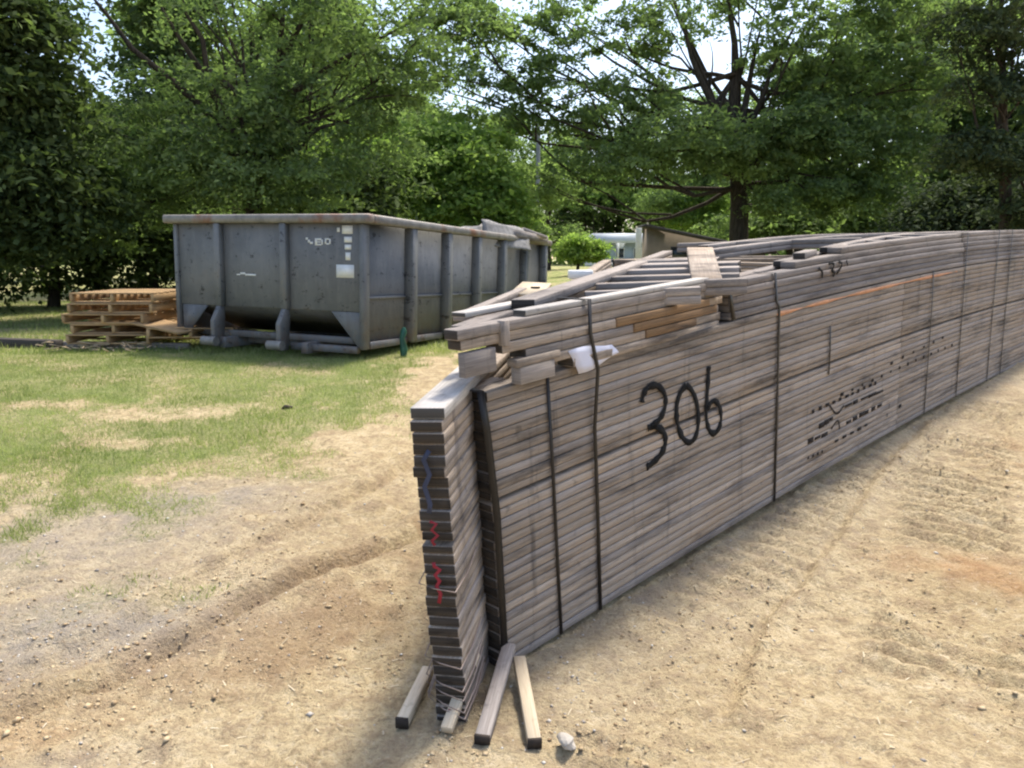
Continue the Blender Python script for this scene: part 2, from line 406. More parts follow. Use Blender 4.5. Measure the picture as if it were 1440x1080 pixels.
# ------------------------------------------------------------------ ground sheet
xs = np.concatenate([-np.geomspace(900, 7, 40)[:-1], np.arange(-7, 7.5, .03), np.geomspace(7.5, 900, 40)])
ys = np.concatenate([np.linspace(-60, 1, 14)[:-1], np.arange(1., 5.2, .022), np.arange(5.2, 12, .05), np.geomspace(12, 1200, 120)])
XX, YY = np.meshgrid(xs, ys); X_ = XX.ravel(); Y_ = YY.ravel()
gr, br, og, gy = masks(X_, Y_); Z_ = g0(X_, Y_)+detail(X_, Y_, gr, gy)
nx, ny = len(xs), len(ys); I = np.arange(nx*ny).reshape(ny, nx)
Q = np.stack([I[:-1, :-1], I[:-1, 1:], I[1:, 1:], I[1:, :-1]], -1).reshape(-1, 4)
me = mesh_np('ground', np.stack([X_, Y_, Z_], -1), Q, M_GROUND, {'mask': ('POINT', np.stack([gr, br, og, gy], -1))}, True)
link('ground', me, kind='structure')

# ------------------------------------------------------------------ truss bundles
def frame(a, sl):
    u = np.array([math.sin(a)*math.cos(sl), math.cos(a)*math.cos(sl), math.sin(sl)]); v = np.array([-math.cos(a), math.sin(a), 0.])
    return u, v, np.cross(u, v)
A0 = np.array([-.006, 2.712, .048]); aA, slA = .809, .07
uA, vA, wA = frame(aA, slA)
def bend(u): return .028-.0052*(u-3.0)**2 if u < 9 else .028-.0052*36-.06*(u-9)
T = .0381; HA = 29*T
def local(P): d = np.array(P)-A0; return np.array([d@uA, d@vA, d@wA])
def face(px, py):                           # (u,w) of a pixel on the long face
    l = local(on_plane(px, py, A0, vA)); return l[0], l[2]-bend(l[0])
def top(px, py, w):
    P = local(on_plane(px, py, A0+wA*w, wA)); return P[:2]
def mtx(o, u, v, w):
    M = Matrix.Identity(4)
    for i, c in enumerate((u, v, w)): M[0][i], M[1][i], M[2][i] = c
    M[0][3], M[1][3], M[2][3] = o; return M
A = empty('roof_truss_bundle', M=mtx(A0, uA, vA, wA), label='tall strapped stack of weathered roof trusses with large black 306 sprayed on its side', cat='lumber stack', group='strapped stacks of roof trusses')
pang = R(35.2); pd = np.array([math.cos(pang), math.sin(pang)]); pq = np.array([-pd[1], pd[0]])
tip_r = np.array([-.343, -.138]); TW = .106
WEBS = [((.9, .05), (1.9, 1.5)), ((2.9, .05), (1.9, 1.5)), ((2.9, .05), (3.9, 2.9)), ((5.1, .05), (3.9, 2.9)), ((5.1, .05), (6.3, 4.5)), ((7.4, .05), (6.3, 4.5)), ((7.4, .05), (8.8, 2.9)), ((9.6, .05), (8.8, 2.9))]
for k in range(29):
    b = MB(); w0 = k*T+.0008; w1 = (k+1)*T-random.uniform(.003, .0055)
    if k == 17: w1 -= .007
    j = rng.normal(0, .0020); ju = rng.normal(0, .0025); jo = rng.normal(0, .0028)
    if k == 18: w0 += .006
    for c, (a0, a1) in enumerate(((-.05, 3.92), (3.925, 8.3), (8.305, 13.0))):
        jj = j+rng.normal(0, .0012)
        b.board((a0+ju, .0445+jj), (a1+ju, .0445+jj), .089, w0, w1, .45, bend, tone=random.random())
    # tail and top chord: the tail's cut ends drift from layer to layer
    dr = .005*math.sin(k*.35)-.012*(k/28.)
    s = tip_r+pq*(TW/2+jo)+pd*(dr+ju-(.012 if 23 < k else 0)); e = s+pd*8.0
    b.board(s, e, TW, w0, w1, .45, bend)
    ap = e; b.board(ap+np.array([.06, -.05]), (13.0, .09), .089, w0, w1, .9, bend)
    if k > 24:
        for p, q in WEBS: b.board(p, q, .089, w0, w1, .45, bend)
    b.board((-.02, .10), (.14, .135), .06, w0, w1, None, bend)
    o = b.build('truss', M_TRUSS if k % 5 else M_GREY, A, bevel=.0014)

def ribbon(uw, width, mat, name, parent=A, off=-.0036, thick=.0008, label=None, closed=False, jit=.2, dbend=True, cat=None):
    """a painted stroke lying on the long face, given as (u,w) points"""
    P = [np.array(p) for p in uw]
    if closed: P = P+[P[0]]
    for it in range(2):                      # round the corners
        Q_ = [P[0]]
        for a, c in zip(P[:-1], P[1:]): Q_ += [a*.75+c*.25, a*.25+c*.75]
        P = Q_+[P[-1]]
    b = MB(); rings = []
    for i, p in enumerate(P):
        d = P[min(i+1, len(P)-1)]-P[max(0, i-1)]; d = d/(np.linalg.norm(d)+1e-9); n = np.array([-d[1], d[0]])*width/2*(1+jit*math.sin(i*1.3)+random.uniform(-jit, jit))
        z = bend(p[0]) if dbend else 0
        a = p+n; c = p-n
        rings.append(np.array([(a[0], off, a[1]+z), (c[0], off, c[1]+z), (c[0], off-thick, c[1]+z), (a[0], off-thick, a[1]+z)]))
    b.prism(rings, .5)
    return b
def stroke(pix, width, **k): return ribbon([face(*p) for p in pix], width, None, '', **k)
three = stroke([(902, 566), (904, 553), (912, 543), (924, 541), (934, 552), (936, 568), (931, 584), (922, 595), (910, 602)], .030)
d2 = stroke([(914, 600), (927, 601), (935, 612), (935, 626), (928, 640), (918, 650), (908, 657)], .032)
def merge(*bs):
    m = MB()
    for b in bs:
        for f, t in zip(b.F, b.T): m.F.append([i+m.n for i in f]); m.T.append(t)
        m.U += b.U; m.V += b.V; m.n += b.n
    return m
merge(three, d2).build('painted_numeral', M_INK, A, label='black spray painted figure 3')
stroke([(964, 541), (953, 556), (950, 578), (952, 600), (960, 618), (970, 624), (979, 612), (982, 590), (979, 564), (972, 548)], .030, closed=True).build('painted_numeral', M_INK, A, label='black spray painted figure 0')
stroke([(996, 515), (995, 535), (993, 563), (992, 588), (996, 606), (1004, 611), (1012, 600), (1014, 582), (1009, 566), (1001, 562), (993, 576)], .029).build('painted_numeral', M_INK, A, label='black spray painted figure 6')
# faded stencilled maker's marks
def dash(pix0, pix1, h, n, duty=.6, mat=M_STAMP):
    u0, w0 = face(*pix0); u1, w1 = face(*pix1); b = MB()
    for i in range(n):
        t0 = (i+.1)/n; t1 = (i+.1+duty*random.uniform(.6, 1.2))/n
        ua, ub = u0+(u1-u0)*t0, u0+(u1-u0)*t1; wa = w0+(w1-w0)*t0+random.uniform(-.002, .002); hh = h*random.uniform(.8, 1.5)
        z = bend(ua)
        b.poly([(ua, -.0042, wa+z-hh/2), (ub, -.0042, wa+z-hh/2), (ub, -.0042, wa+z+hh/2), (ua, -.0042, wa+z+hh/2)], (0, -1, 0), .0008)
    return b
st = [dash((1140, 580), (1236, 536), .018, 11, .5), dash((1150, 600), (1172, 586), .022, 3, .9), dash((1186, 572), (1240, 550), .016, 5, 1.0), dash((1134, 622), (1162, 610), .022, 3, .95),
      dash((1188, 595), (1240, 568), .020, 6, .85), dash((1134, 645), (1160, 633), .016, 4, .5), dash((1172, 622), (1224, 594), .018, 5, .5),
      stroke([(1166, 570), (1176, 585), (1186, 570)], .014), stroke([(1168, 603), (1178, 588), (1180, 603)], .016), dash((1246, 585), (1252, 560), .03, 2, .3), dash((1262, 572), (1270, 568), .02, 1, .6)]
for b_ in st: b_.build('stencilled_mark', M_STAMP, A)
merge(dash((1180, 556), (1345, 482), .018, 14, .22), dash((1250, 512), (1335, 470), .016, 6, .2)).build('ink_spots', M_STAMP, A)
ol = [face(x, y) for x, y in ((1092, 434), (1150, 420), (1210, 408), (1270, 396), (1345, 384))]
ribbon([(u, HA-.030) for u, w in ol], .016, None, '', off=-.0045, jit=.5).build('paint_line', M_ORANGE, A, label='thin orange paint line along the upper edge')
# straps and dark strips: flat bands over the top and down the face
def strap(px, py, top_w=None, wd=.019, w_low=.0, slack=.0, back=.12, lean=0, mat=M_STRAP, name='strap'):
    u, w = face(px, py); z = bend(u); tw = (HA if top_w is None else top_w)+.003; b = MB()
    pts = [(u, -.009, w_low+z), (u-lean*.3, -.009-slack*.7, .35+z), (u-lean*.6, -.009-slack, .75+z), (u-lean, -.009, tw+z), (u-lean, back, tw+z+.002)]
    rings = []
    for i, p in enumerate(pts):
        q = np.array(p); n = np.array([0, -.0015, 0]) if i < 3 else (np.array([0, -.0011, .0011]) if i == 3 else np.array([0, 0, .0015]))
        x = np.array([wd/2, 0, 0]); rings.append(np.array([q-x, q+x, q+x+n, q-x+n]))
    b.prism(rings, .5); return b.build(name, mat, A)
HC = HA+7*T
strap(787, 885, wd=.017, lean=.02); strap(1298, 575, wd=.018, slack=.004); 
strap(1347, 500, HC, lean=.01); strap(1386, 535, HC, wd=.02); strap(1405, 520, HC, wd=.02)  # the last two draw dark vertical bands down the face
# strap crossing onto the upper pile
def strap_pts(pts, wd, label=None):
    b = MB(); rings = []
    for i, p in enumerate(pts):
        q = np.array(p, float); a = np.array(pts[max(i-1, 0)]); c = np.array(pts[min(i+1, len(pts)-1)]); d = c-a; d /= np.linalg.norm(d)
        n = np.cross(d, (1, 0, 0)); n = -n*.0018/np.linalg.norm(n); x = np.array([wd/2, 0, 0])
        rings.append(np.array([q-x, q+x, q+x+n, q-x+n]))
    b.prism(rings, .5); return b.build('strap', M_STRAP, A, label=label)
u8, _ = face(842, 855); z8 = bend(u8)
u10, _ = face(1087, 703); z10 = bend(u10)
strap_pts([(u10, -.009, z10), (u10, -.010, .6+z10), (u10, -.009, HA+z10+.01), (u10-.02, -.004, HA+z10+.04), (u10-.05, -.006, HA+5*T+z10+.006), (u10-.05, .12, HA+5*T+z10+.008)], .022)
u0, _ = face(712, 935); z0 = bend(u0)
strap_pts([(-.035, -.008, z0), (-.04, -.016, .3), (-.042, -.018, .62), (-.06, -.010, .95), (-.075, -.006, HA+z0+.004), (-.07, .12, HA+z0+.006)], .034)  # wide black band stands in for the shaded gap beside the tail
u1, _ = face(1165, 490)
b = MB(); 
b.prism([np.array([(u1-.010, -.008, .62+bend(u1)), (u1+.008, -.008, .62+bend(u1)), (u1+.008, -.0095, .62+bend(u1)), (u1-.010, -.0095, .62+bend(u1))])+np.array([dx, 0, dz]) for dx, dz in ((0, 0), (.006, .16), (-.004, .30))], .5)
b.build('strap_tail', M_STRAP, A)
# tail end of the stack: red and blue marks, loose wires
def endp(t, w): return np.array([*(tip_r+pq*t*TW-pd*.038), w])   # point just proud of the tail ends
def endstroke(pts, width, thick=.0012):
    P = [np.array(p, float) for p in pts]; b = MB(); rings = []
    for i, p in enumerate(P):
        d = P[min(i+1, len(P)-1)]-P[max(0, i-1)]; d /= np.linalg.norm(d)+1e-9; n = np.array([-d[1], d[0]])*width/2
        f = lambda a, o: np.array([*(tip_r+pq*a[0]-pd*o), a[1]])
        a = p+n; c = p-n; rings.append(np.array([f(a, .040), f(c, .040), f(c, .040+thick), f(a, .040+thick)]))
    b.prism(rings, .5); return b
zb = bend(-.3)
for mt, lb, wd_s, pts in ((M_RED, 'upper red paint mark', .011, [(.062, .742), (.040, .735), (.058, .712), (.038, .695), (.060, .675), (.05, .66)]),
      (M_RED, 'middle red paint mark', .013, [(.060, .60), (.058, .585), (.040, .575), (.058, .555), (.044, .535), (.056, .515), (.044, .49), (.052, .455)]), (M_RED, 'small red paint mark near the foot', .012, [(.042, .06), (.05, .04), (.05, .02)]),
      (M_BLUE, 'blue crayon mark', .016, [(.045, .98), (.066, .95), (.050, .90), (.070, .86), (.056, .80), (.062, .77)])):
    endstroke(pts, wd_s).build('painted_mark', mt, A, label=lb)
for w, dz, r in ((.50, .02, .0022), (.22, .035, .0025), (.135, .05, .0025), (.10, .055, .0022), (.055, .06, .0028), (.03, .07, .0025)):
    b = MB(); L = lambda t, o, z: np.array([*(tip_r+pq*t*TW-pd*o), z])
    b.tube([L(1.25, -.12, w+dz*.9), L(1.10, .038, w+dz+.003), L(.6, .047, w+dz*.5), L(-.08, .047, w), L(-.10, -.10, w-.004), L(-.06, -.26, w+.02)], r, 5)
    b.build('tie_wire', M_WIRE, A)
# bright capping board on the tail
b = MB(); s = tip_r+pq*TW/2-pd*.005; e = s+pd*.66
b.board(s, e, TW+.008, HA, HA+.036, .3, bend); b.build('capping_board', M_PALE, A, bevel=.002, label='pale board lying on top of the tail ends')

# --- upper pile with its heel overhanging the tall stack
NB = 6; wt = HA+NB*T
hp = top(640, 450, wt+.03); rp = local(on_plane(1012, 402, A0+vA*.03, vA))[:2]
dB = rp-hp; LB = np.hypot(*dB); dB /= LB; qB = np.array([-dB[1], dB[0]])
uB = uA*dB[0]+vA*dB[1]; vB = uA*qB[0]+vA*qB[1]
zB = HA+bend(.4)+.004
oB = A0+uA*hp[0]+vA*hp[1]+wA*zB
B = empty('roof_truss_bundle', M=mtx(oB, uB, vB, wA), label='short upper pile of trusses with overhanging pointed end, behind the white paper', cat='lumber stack', group='strapped stacks of roof trusses')
def Bl(px, py, w):
    P = on_plane(px, py, oB+wA*w, wA)-oB; return np.array([P@uB, P@vB])
cA = Bl(905, 366, NB*T); ang = R(30)
bd = cA/np.linalg.norm(cA)
st_u = [.58, .34, .32, .20, .02, 0.]
for k in range(NB):
    b = MB(); w0 = k*T+.001; w1 = (k+1)*T-.002; j = rng.normal(0, .003); u_0 = st_u[k]
    b.board((u_0+.005, .035+j), (LB-.02+rng.normal(0, .02), .035+j), .07 if k > 3 else .085, w0, w1, .4, None)
    if k >= 2:
        b.board(bd*(.10+u_0*1.0)+np.array([u_0*.4, .03]), bd*(4.6 if k > 3 else 3.9)+np.array([.0, .03]), .085, w0, w1)
    if k == 1: b.board((.62, .04), (1.0, .40), .085, w0, w1)
    b.build('truss', M_GREY if k in (2, 5) else M_TRUSS, B, bevel=.0025)
# loose brown face board and small upright blocks at the step
for i, (a_, c_, z_) in enumerate(((.50, .93, .118), (.57, .97, .079), (.62, .86, .040))):
    b = MB(); b.board((LB*a_, -.008-.001*i), (LB*c_, -.009), .014, z_, z_+.0355, .3, cap=None); b.build('face_board', M_BROWN, B, bevel=.002, label='brown stained board on the front of the pile')
for px, py, y0_, h in ((708, 486, .0, .085),):
    l = on_plane(px, py, oB, vB)-oB
    b = MB(); uu = l@uB; ww = l@wA
    b.box((uu-.014, -.022, ww), (uu+.014, .012, ww+.09)); b.build('spacer_block', M_GREY, B, bevel=.002)
l = on_plane(690, 480, oB, vB)-oB
b = MB(); b.box((l@uB-.13, -.004, 1.6*T), (l@uB+.02, .03, 3.8*T)); b.build('end_block', M_DGREY, B, bevel=.002, label='board end darkened as the shaded recess under the pile tip')  # dark grey put in for the shade of the recess
b = MB(); b.box((.28, -.018, -.01), (.47, .03, .055)); b.build('end_block', M_GREY, B, bevel=.002)
b = MB(); b.box((.26, -.022, .057), (.50, .03, .085)); b.build('end_block', M_TRUSS, B, bevel=.002)
# cross pieces seen on the pile's back
for i, (x0, y0_, x1, y1, wd) in enumerate(((822, 409, 985, 402, .08), (838, 398, 1050, 390, .12), (856, 388, 1040, 383, .14), (874, 379, 1040, 374, .20), (890, 371, 1040, 367, .30), (905, 365, 1010, 362, .35))):
    b = MB(); k = 7+i*.6
    k = NB+.3+i*.12; p = Bl(x0, y0_, k*T); q = Bl(x1, y1, k*T)
    b.board(p, q, wd*.6, (k-1)*T, k*T-.003); b.board(p+np.array([.02, 0]), q, wd*.6, (k-2.05)*T, (k-1.05)*T)
    b.build('cross_member', M_GREY, B, bevel=.002)
b = MB(); p = Bl(735, 421, (NB+1)*T); q = Bl(900, 367, (NB+1)*T)
b.board(p, q, .10, NB*T+.002, (NB+1)*T, None); b.build('edge_chord', M_GREY, B, bevel=.002)
b = MB(); b.board(Bl(645, 447, NB*T), Bl(770, 422, NB*T), .07, NB*T+.002, NB*T+.020); b.build('edge_chord', M_PALE, B, bevel=.002)  # this pale strip and the next paint the sunlit chord tops
b = MB(); b.board((.35, .040), (LB-.1, .036), .065, NB*T+.001, NB*T+.022, .4); b.build('edge_chord', M_PALE, B, bevel=.002)

# strap over pile and stack
lb = [on_plane(827, 430, oB, vB)-oB]
p_top = local(on_plane(828, 432, oB-vB*.016, vB))
vf = min(p_top[1], hp[1]+(u8-hp[0])*dB[1]/dB[0]-.022)
strap_pts([(u8, -.009, z8), (u8-.004, -.012, .5+z8), (u8-.008, -.012, HA*.75+z8), (u8-.012, vf, HA+z8-.03), (p_top[0], vf, zB+.12), (p_top[0], vf, zB+NB*T+.025), (p_top[0], p_top[1]+.16, zB+NB*T+.025)], .021)

# --- second upper pile running off to the right
hc, _ = face(1027, 445)
Cm = empty('roof_truss_bundle', M=mtx(A0+wA*(HA+.003), uA, vA, wA), label='low dark grey upper pile of trusses running off along the right', cat='lumber stack', group='strapped stacks of roof trusses')
for k in range(7):
    b = MB(); w0 = k*T+.001; w1 = (k+1)*T-.002; j = rng.normal(0, .0025)+.004
    s0 = hc+rng.normal(0, .006)-.004*k+(0, 0, 0, 0, 0, .75, 1.35)[k]; j += (0, 0, .002, 0, .004, .02, .03)[k]
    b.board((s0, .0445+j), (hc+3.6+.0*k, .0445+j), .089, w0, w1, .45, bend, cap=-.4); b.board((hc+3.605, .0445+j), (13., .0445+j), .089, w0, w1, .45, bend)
    b.board((s0+.08, .13+j), (hc+4.3, .62+j), .085, w0, w1, .45, bend)
    if k >= 5:
        for i in range(7):
            b.board((hc+.9+i*.62, .09), (hc+1.2+i*.62, .16+.10*i), .07, w0, w1, .4, bend)
        b.board((hc+4.3, .62), (12, .60), .085, w0, w1, .45, bend)
        b.board((hc+1.1, .9), (hc+6.5, 1.25), .085, w0, w1, .45, bend); b.board((hc+1.8, 1.3), (hc+7, 2.1), .085, w0, w1, .45, bend)
        b.board((hc+2.8, .5), (hc+2.2, 1.8), .085, w0, w1, .45, bend)
    b.build('truss', M_DGREY if k < 5 else M_GREY, Cm, bevel=.0025)
def cface(px, py):
    l = local(on_plane(px, py, A0-vA*.0, vA)); return (l[0], l[2]-HA-.003-bend(l[0]))
mk = [ribbon([cface(*p) for p in s_], .016, None, '', off=-.0045) for s_ in (
    [(1150, 377), (1156, 382), (1155, 391)], [(1164, 371), (1172, 370), (1171, 377), (1167, 380), (1174, 383), (1170, 389)], [(1178, 368), (1184, 370), (1180, 379), (1175, 385)], [(1189, 366), (1191, 373)])]
for m_ in mk: m_.build('painted_mark', M_INK, Cm, label='small hand painted black figure')
b = MB(); b.prism([np.array([(hc-.012, -.006, .0), (hc+.02, -.006, 0), (hc+.02, -.008, 0), (hc-.012, -.008, 0)])+np.array([dx, 0, z+bend(hc)]) for dx, z in ((.02, .0), (-.01, .10), (-.03, .195))], .5)
b.build('strap', M_STRAP, Cm)

# --- plank lying across
def on_world_w(px, py, w): return on_plane(px, py, A0+wA*(w), wA)
a = W(984, 352, 4.55); c = W(994, 397, 3.80)
b = MB(); b.bar(a, c, .15, .038); b.build('plank', M_TRUSS, None, bevel=.003, label='short pale plank lying crosswise where the two upper piles meet', cat='plank')
a = W(1018, 409, 3.92); c = W(1030, 446, 3.95)
b = MB(); b.bar(W(1016, 398, 3.95), W(1022, 404, 3.88), .05, .04); b.build('scrap_block', M_FRESH, None, bevel=.003, label='small bright wood offcut under the end of the crosswise plank', cat='wood scrap')
b = MB(); b.bar(W(968, 456, 3.80), W(1000, 449, 3.98), .09, .034); b.bar(W(968, 468, 3.80), W(1010, 455, 3.98), .09, .02); b.build('scrap_block', M_FRESH, None, bevel=.003, label='pale offcuts wedged in the gap between tall stack and upper pile', cat='wood scrap')

# --- white paper on the edge of the stack
b = MB(); P = [on_plane(px, py, oB-vB*.012, vB) for px, py in ((799, 494), (860, 482), (869, 498), (813, 526))]
P = [local(p) for p in P]; nn = 6; V = []; Fq = []
for i in range(nn+1):
    for j_ in range(5):
        s_, t_ = i/nn, j_/4
        p = P[0]*(1-s_)*(1-t_)+P[1]*s_*(1-t_)+P[2]*s_*t_+P[3]*(1-s_)*t_
        V.append(p+np.array([0, -.003*math.sin(s_*7)-.004*t_, .008*math.sin(s_*5+t_*3)]))
V = [A0+uA*p[0]+vA*(p[1]+0)+wA*p[2] for p in V]
for i in range(nn):
    for j_ in range(4): a_ = i*5+j_; Fq.append([a_, a_+1, a_+6, a_+5])
o = link('paper_sheet', mesh_np('paper_sheet', V, Fq, M_PAPER, smooth_=True), label='crumpled white paper sheet caught under the strap at the top of the 306 stack', cat='paper')
md = o.modifiers.new('t', 'SOLIDIFY'); md.thickness = .0015

# --- things on and behind the pile's tip
b = MB(); P = W(743, 408, 4.6)
pc = [W(716, 412, 4.3), W(735, 396, 5.0), W(775, 398, 5.0), W(762, 414, 4.2)]
pc = [np.array([p[0], p[1], pc[0][2]+(p[2]-pc[0][2])*1.0]) for p in pc]
b.poly(pc, (0, 0, -1), .018); pb = b.build('plywood_scrap', M_FRESH, None, label='pale plywood offcut with a dark knot hole beside the pile tip', cat='plywood')
b = MB(); c = W(753, 406, 4.55); b.tube([c+np.array([0, 0, .004]), c+np.array([0, 0, .012])], .03, 8); b.build('knot', M_BLACK, pb)
b = MB(); c = W(816, 386, 6.2); b.box(c-np.array([.095, .10, .035]), c+np.array([.095, .10, .035])); wb = b.build('white_box', M_WHITE, None, bevel=.008, label='small white box lying on the lumber before the bushes', cat='box')
b = MB(); b.bar(W(645, 447, 3.2), W(735, 408, 4.5), .05, .03); b.build('plank', M_GREY, None, bevel=.002, label='narrow weathered board poking out behind the pile tip', cat='plank')
# low lumber heap further back, between dumpster and stack
H = empty('lumber_heap', (.5, 7.5, float(gz(.5, 7.5)[0])), label='low heap of grey truss scraps between the dumpster and the stacks', cat='lumber heap')
hz = H.location
for i in range(16):
    x = random.uniform(-.5, .5); y = random.uniform(-.7, .9); a = random.uniform(-.6, .6)+(1.2 if i % 3 else 0); L_ = random.uniform(.5, 1.0)
    z = .1+i*.045; b = MB(); b.bar((x-math.cos(a)*L_/2, y-math.sin(a)*L_/2, z), (x+math.cos(a)*L_/2, y+math.sin(a)*L_/2, z+random.uniform(-.03, .06)), .089, .038)
    b.build('board', M_GREY, H, bevel=.002)

# ------------------------------------------------------------------ dunnage sticks, stone, clods
def stick(p0, p1, w, h, mat, label, endmat=None, lift=0, z1=0):
    a = G(*p0); c = G(*p1); za = float(gz(a[0], a[1])[0]); zc = float(gz(c[0], c[1])[0])
    a = np.array([a[0], a[1], za+h/2+lift+.006]); c = np.array([c[0], c[1], zc+h/2+z1+.002])
    b = MB(); b.bar(c, a, w, h); o = b.build('wood_stake', mat, None, bevel=.003, label=label, cat='wood stake')
    if endmat:
        d = (c-a)/np.linalg.norm(c-a); b = MB(); b.bar(c-d*.008, c+d*.002, w+.002, h+.002); b.build('shaded_end', endmat, o)  # dark cap paints the shade on the end facing the camera
    return o
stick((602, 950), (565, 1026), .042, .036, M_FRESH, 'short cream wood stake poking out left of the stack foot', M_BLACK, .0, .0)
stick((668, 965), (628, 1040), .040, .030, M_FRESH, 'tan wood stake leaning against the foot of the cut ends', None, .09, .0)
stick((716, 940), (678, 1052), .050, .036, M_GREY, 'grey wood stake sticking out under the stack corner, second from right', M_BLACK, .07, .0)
stick((730, 950), (752, 1056), .045, .036, M_FRESH, 'tan wood stake with shade-darkened end, rightmost at the stack corner', M_BLACK, .05, .0)

def rock(r, seed, sub=2):
    import bmesh
    bm = bmesh.new(); bmesh.ops.create_icosphere(bm, subdivisions=sub, radius=1)
    rs = np.random.default_rng(seed); ax = rs.normal(size=(7, 3)); ax /= np.linalg.norm(ax, axis=1)[:, None]
    for v in bm.verts:
        p = np.array(v.co); s_ = 1+.13*sum(math.sin(3*(p@a)+i) for i, a in enumerate(ax[:4]))
        for a in ax: 
            dd = p@a
            if dd > .75: s_ *= .75/dd
        v.co = Vector(p*s_*np.array(r))
    me_ = bpy.data.meshes.new('rock'); bm.to_mesh(me_); bm.free(); me_.materials.append(M_STONE); return me_
p = G(797, 1056); o = link('rock', rock((.038, .032, .022), 3, 3), label='rounded tan stone beside the rightmost wood stake', cat='stone'); o.location = (p[0], p[1], float(gz(p[0], p[1])[0])+.012)
p = G(405, 574); o = link('rock', rock((.05, .04, .03), 8, 3), label='small dark stone lying alone on the lawn', cat='stone'); o.location = (p[0], p[1], float(gz(p[0], p[1])[0])+.012); o.data.materials[0] = M_BLACK
p = G(640, 1015)

# pebbles and clods as ground cover
tv = np.array([(1, 0, 0), (-1, 0, 0), (0, 1, 0), (0, -1, 0), (0, 0, 1), (0, 0, -1)], float)
tf = np.array([(0, 2, 4), (2, 1, 4), (1, 3, 4), (3, 0, 4), (2, 0, 5), (1, 2, 5), (3, 1, 5), (0, 3, 5)])
def scatter_stones(n, name, mat, size, seed, region, keep):
    r = np.random.default_rng(seed); y = region[2]+(region[3]-region[2])*r.random(n*3)**1.5; x = (r.random(n*3)*2-1)*(.78*y+.3)
    g_, b_, o_, y_ = masks(x, y); k = keep(g_, b_, y_, fbm(x, y, 2.2, 3, 55), r)[:]; x, y, g_, y_ = x[k][:n], y[k][:n], g_[k][:n], y_[k][:n]; n = len(x)
    z = g0(x, y)+detail(x, y, g_, y_)
    s_ = size*np.exp(r.normal(0, .36, n)); sc = s_[:, None]*r.uniform(.6, 1.2, (n, 3))*np.array([1, 1, .65])
    a = r.random(n)*6.28; V = tv[None]*sc[:, None]*(1+r.normal(0, .12, (n, 6, 1)))
    c, s__ = np.cos(a)[:, None], np.sin(a)[:, None]
    V = np.stack([V[..., 0]*c-V[..., 1]*s__, V[..., 0]*s__+V[..., 1]*c, V[..., 2]], -1)
    V += np.stack([x, y, z+s_*.15], -1)[:, None]
    Fc = (tf[None]+np.arange(n)[:, None, None]*6).reshape(-1, 3)
    return link(name, mesh_np(name, V.reshape(-1, 3), Fc, mat, {'tone': ('FACE', np.repeat(r.random(n), 8))}), kind='stuff', label=name.replace('_', ' ')+' scattered over the bare soil', cat='gravel')
def clodmat(name, a, b):
    m, nt = newmat(name); q = N(nt); at = q.n('ShaderNodeAttribute', attribute_name='tone').outputs['Fac']
    q.out(q.mix(at, a, b), .95, spec=.1); return m
M_CLOD = clodmat('clods', (.27, .19, .11), (.52, .41, .26)); M_PEB = clodmat('pebbles', (.26, .23, .20), (.62, .58, .52))
scatter_stones(6500, 'soil_clods', M_CLOD, .0058, 2, (0, 0, 1.5, 7), lambda g_, b_, y_, n_, r: (g_ < .5) & (n_+b_*.25 > .50+.12*r.random(len(g_))))
scatter_stones(2300, 'pebbles', M_PEB, .0055, 4, (0, 0, 1.5, 8), lambda g_, b_, y_, n_, r: (g_ < .6) & (y_*1.2+r.random(len(g_))*.6 > .55))
# grass blades
def blades(n, name, seed, y0_, y1, h, wd, thr):
    r = np.random.default_rng(seed); y = y0_+(y1-y0_)*r.random(n*2)**1.2; x = (r.random(n*2)*1.45-1.0)*(.8*y)
    g_, b_, o_, y_ = masks(x, y); cl = fbm(x, y, 3.2, 3, 91)
    k = (g_*(.35+cl) > thr*(.4+1.2*r.random(len(x)))); x, y, g_, y_, cl = (q_[k][:n] for q_ in (x, y, g_, y_, cl)); n = len(x)
    z = g0(x, y)+detail(x, y, g_, y_)-.004; a = r.random(n)*6.28; hh = h*np.exp(r.normal(0, .35, n))*(.5+cl); l = r.normal(0, .45, (n, 2))*hh[:, None]
    ca, sa = np.cos(a)*wd/2, np.sin(a)*wd/2; B0 = np.stack([x-ca, y-sa, z], -1); B1 = np.stack([x+ca, y+sa, z], -1); Tp = np.stack([x+l[:, 0], y+l[:, 1], z+hh], -1)
    V = np.stack([B0, B1, Tp], 1).reshape(-1, 3); tone = np.clip(r.random(n)*.6+(fbm(x, y, 1.1, 3, 8)-.35)*.9, 0, 1)
    return link(name, mesh_np(name, V, np.arange(3*n).reshape(-1, 3), L_GRASS, {'tone': ('FACE', tone)}), kind='stuff', label='short patchy lawn grass', cat='grass')
blades(120000, 'grass', 12, 3.2, 9.5, .028, .005, .36)
blades(50000, 'grass', 14, 9.0, 20, .05, .014, .35)
